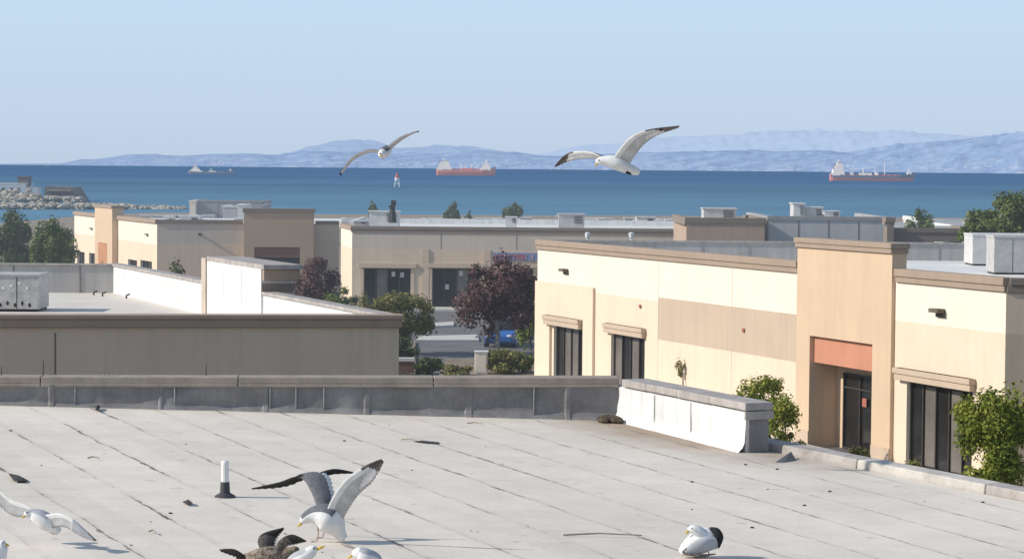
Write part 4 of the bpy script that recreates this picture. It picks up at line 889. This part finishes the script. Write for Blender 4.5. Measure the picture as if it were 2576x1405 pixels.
wing(mb,d,[(1540,402,-.03),(1560,372,-.1),(1592,340,-.18),(1640,324,-.25),(1710,316,-.3)],[(1583,415,0),(1600,388,-.08),(1622,362,-.16),(1655,340,-.24),(1706,322,-.3)],up=1,lo=5,tip=8,tip2=8,tipu=.76,ref=Vector((-.5,.3,.6)))
mb.tube([D(1576,432,d-.02),D(1588,438,d)],[.018,.008],6,2)
gull(mb,'white gull gliding with black-tipped wings spread wide')
mb=MB(); d=31
body(mb,d,[(978,372,.35,6),(975,376,.2,11),(968,382,.05,14),(963,386,-.05,12),(960,388,-.16,8),(959,389,-.2,4)],0,mantle=1)
beak(mb,d-.2,(959,390),(957,395),3); eye(mb,d,956,386,-.2)
wing(mb,d,[(958,380,0),(930,377,.0),(905,384,.0),(882,398,0),(858,430,0),(855,441,0)],[(960,386,.15),(932,384,.12),(908,392,.12),(886,406,.1),(866,430,.06),(858,441,.02)],up=1,lo=5,tipu=.82,ref=up_,th=.01)
wing(mb,d,[(970,378,0),(985,360,0),(1010,343,0),(1035,334,0),(1055,329,0)],[(976,384,.15),(992,368,.12),(1014,351,.1),(1037,338,.05),(1053,332,.02)],up=1,lo=5,tipu=.85,ref=up_,th=.01)
mb.tube([D(962,392,d),D(966,400,d-.02)],[.02,.01],6,7)
gull(mb,'grey-winged gull flying head-on with bent wings')
mb=MB(); d=R(800,1362).y
body(mb,d,[(757,1312,-.02,5),(764,1306,-.02,12),(776,1298,-.01,17),(795,1294,0,25),(820,1300,0,36),(840,1318,.0,31),(853,1338,.02,18),(864,1354,.03,12)],0,mantle=1)
beak(mb,d-.02,(760,1313),(748,1324),4.5); eye(mb,d,762,1303,-.05,2.5)
wing(mb,d,[(815,1300,-.06),(836,1250,-.14),(868,1205,-.22),(915,1172,-.28),(958,1153,-.3)],[(862,1308,-.02),(880,1275,-.10),(905,1240,-.18),(938,1210,-.26),(966,1160,-.3)],up=1,lo=5,tip=8,tip2=8,tipu=.78,saw=.12,n=44,ref=Vector((-.8,.5,.3)))
wing(mb,d,[(800,1285,.06),(782,1235,.14),(752,1198,.22),(700,1212,.28),(632,1227,.34)],[(845,1290,.08),(840,1235,.16),(815,1188,.24),(722,1222,.3),(634,1230,.34)],up=1,lo=1,tipu=.56,saw=.12,n=44,ref=Vector((.2,-1,.4)))
wing(mb,d,[(795,1190,.24),(840,1178,.26),(890,1186,.3)],[(800,1200,.24),(842,1192,.26),(888,1190,.3)],up=2,lo=2,tipu=.5,ref=Vector((.2,-1,.4)),n=12)
mb.tube([D(848,1335,d),D(858,1350,d+.02),D(866,1357,d+.02)],[.05,.045,.03],8,8,flat=.3)
legs(mb,d,[(800,1320,-.03),(815,1322,.04)],[(797,1362),(812,1352)])
gull(mb,'gull with raised wings leaning down to peck on the roof')
mb=MB(); d=R(680,1425).y
body(mb,d,[(596,1404,.05,7),(625,1402,.03,14),(650,1400,.0,22),(680,1398,0,26),(708,1396,0,21),(728,1388,-.02,14),(744,1384,-.02,12),(752,1385,-.02,6)],4)
wing(mb,d,[(662,1392,.03),(648,1362,.06),(662,1340,.1),(714,1325,.14)],[(706,1392,.05),(694,1372,.08),(698,1352,.1),(714,1331,.14)],up=8,lo=4,tip=2,tip2=2,tipu=.6,saw=.4,ref=Vector((0,-1,.3)))
wing(mb,d,[(690,1388,-.08),(702,1358,-.1),(735,1343,-.12),(770,1358,-.14)],[(706,1394,-.08),(722,1374,-.1),(744,1368,-.12),(771,1361,-.14)],up=8,lo=8,tip=2,tipu=.5,saw=.3,ref=Vector((0,-1,.3)))
wing(mb,d,[(622,1400,0),(590,1380,0),(552,1380,.02)],[(618,1408,0),(588,1398,0),(555,1386,.02)],up=2,lo=2,tipu=.5,saw=.2,ref=Vector((0,-1,.3)),n=14)
beak(mb,d-.02,(748,1386),(766,1394),4); eye(mb,d,744,1380,-.06,2.5); legs(mb,d,[(665,1415,0),(690,1415,.04)],[(662,1438),(692,1434)])
gull(mb,'mottled brown young gull crouched with half-open wings')
mb=MB(); d=R(760,1435).y
body(mb,d,[(700,1440,.1,8),(730,1426,.05,22),(755,1408,.0,25),(775,1392,-.02,17),(790,1382,-.02,13),(797,1380,-.02,6)],0,mantle=7); beak(mb,d-.02,(794,1381),(818,1372),4.5); eye(mb,d,790,1378,-.06,2.5)
legs(mb,d,[(745,1428,0),(760,1428,.03)],[(742,1452),(762,1450)]); gull(mb,'white gull beside the brown one with beak raised')
mb=MB(); d=R(915,1445).y
body(mb,d,[(960,1432,.1,10),(940,1415,.05,26),(918,1400,0,24),(905,1392,0,18),(893,1392,0,12),(886,1394,0,5)],0,mantle=7); beak(mb,d,(888,1395),(874,1403),4); legs(mb,d,[(930,1432,0),(942,1432,.03)],[(928,1455),(944,1452)])
gull(mb,'white gull with head lowered on the roof')
mb=MB(); d=R(1765,1402).y
body(mb,d,[(1712,1390,-.03,9),(1724,1382,-.02,18),(1746,1370,0,28),(1772,1356,.03,31),(1794,1346,.06,24),(1804,1337,.05,15),(1808,1334,.04,6)],0)
body(mb,d,[(1770,1350,-.02,16),(1758,1338,-.03,16),(1746,1331,-.04,13),(1736,1331,-.04,9),(1731,1333,-.04,4)],0); beak(mb,d-.05,(1733,1334),(1722,1342),3.5); eye(mb,d,1741,1328,-.10,2)
wing(mb,d,[(1798,1350,-.08),(1770,1352,-.14),(1742,1364,-.16),(1716,1386,-.15)],[(1806,1378,-.09),(1780,1386,-.15),(1752,1394,-.16),(1722,1394,-.15)],up=7,lo=0,tipu=.9,ref=Vector((0,-1,.5)),th=.02)
wing(mb,d,[(1786,1324,.0),(1808,1328,.0),(1820,1350,-.02),(1810,1376,-.06)],[(1784,1338,.0),(1797,1346,-.06),(1804,1358,-.08),(1806,1378,-.08)],up=2,lo=2,tipu=.5,ref=Vector((0,-1,.5)),n=16)
mb.tube([D(1724,1392,d-.16),D(1760,1397,d-.18),D(1800,1392,d-.14)],[.015,.028,.010],8,8,flat=.6)
legs(mb,d,[(1762,1385,0),(1780,1382,.03)],[(1763,1403),(1782,1400)])
gull(mb,'white gull standing hunched with folded wings and black tips')
mb=MB(); d=R(120,1376).y
body(mb,d,[(62,1294,-.02,4),(68,1291,-.02,9),(80,1292,0,14),(100,1301,0,21),(120,1314,0,22),(136,1327,.02,15),(148,1338,.03,10)],0,mantle=7); beak(mb,d-.02,(64,1295),(54,1303),3.5); eye(mb,d,68,1288,-.05,2)
wing(mb,d,[(98,1288,.03),(62,1268,.1),(25,1252,.16),(-20,1212,.2),(-70,1185,.22)],[(116,1314,.05),(72,1300,.12),(32,1296,.18),(-10,1262,.22),(-64,1196,.22)],up=7,lo=5,tip=2,tipu=.8,n=40,saw=.16,ref=up_)
wing(mb,d,[(110,1294,-.05),(150,1290,-.12),(186,1306,-.18),(216,1332,-.22),(244,1358,-.25)],[(128,1328,-.05),(160,1324,-.12),(184,1336,-.18),(208,1350,-.22),(238,1360,-.25)],up=7,lo=5,tip=8,tipu=.88,n=40,saw=.16,ref=up_)
mb.tube([D(112,1322,d),D(122,1334,d),D(138,1342,d)],[.02,.012,.01],6,6)
gull(mb,'pale gull swooping in low with wings spread over the roof')
mb=MB(); d=R(-5,1440).y
body(mb,d,[(-60,1430,.0,10),(-35,1415,0,26),(-10,1400,0,26),(2,1380,0,18),(8,1368,0,13),(14,1366,0,6)],0,mantle=7); beak(mb,d,(12,1367),(24,1372),4); eye(mb,d,8,1364,-.05); legs(mb,d,[(-20,1425,0),(-8,1425,.03)],[(-20,1450),(-8,1448)])
gull(mb,'white gull standing at the edge of the group')
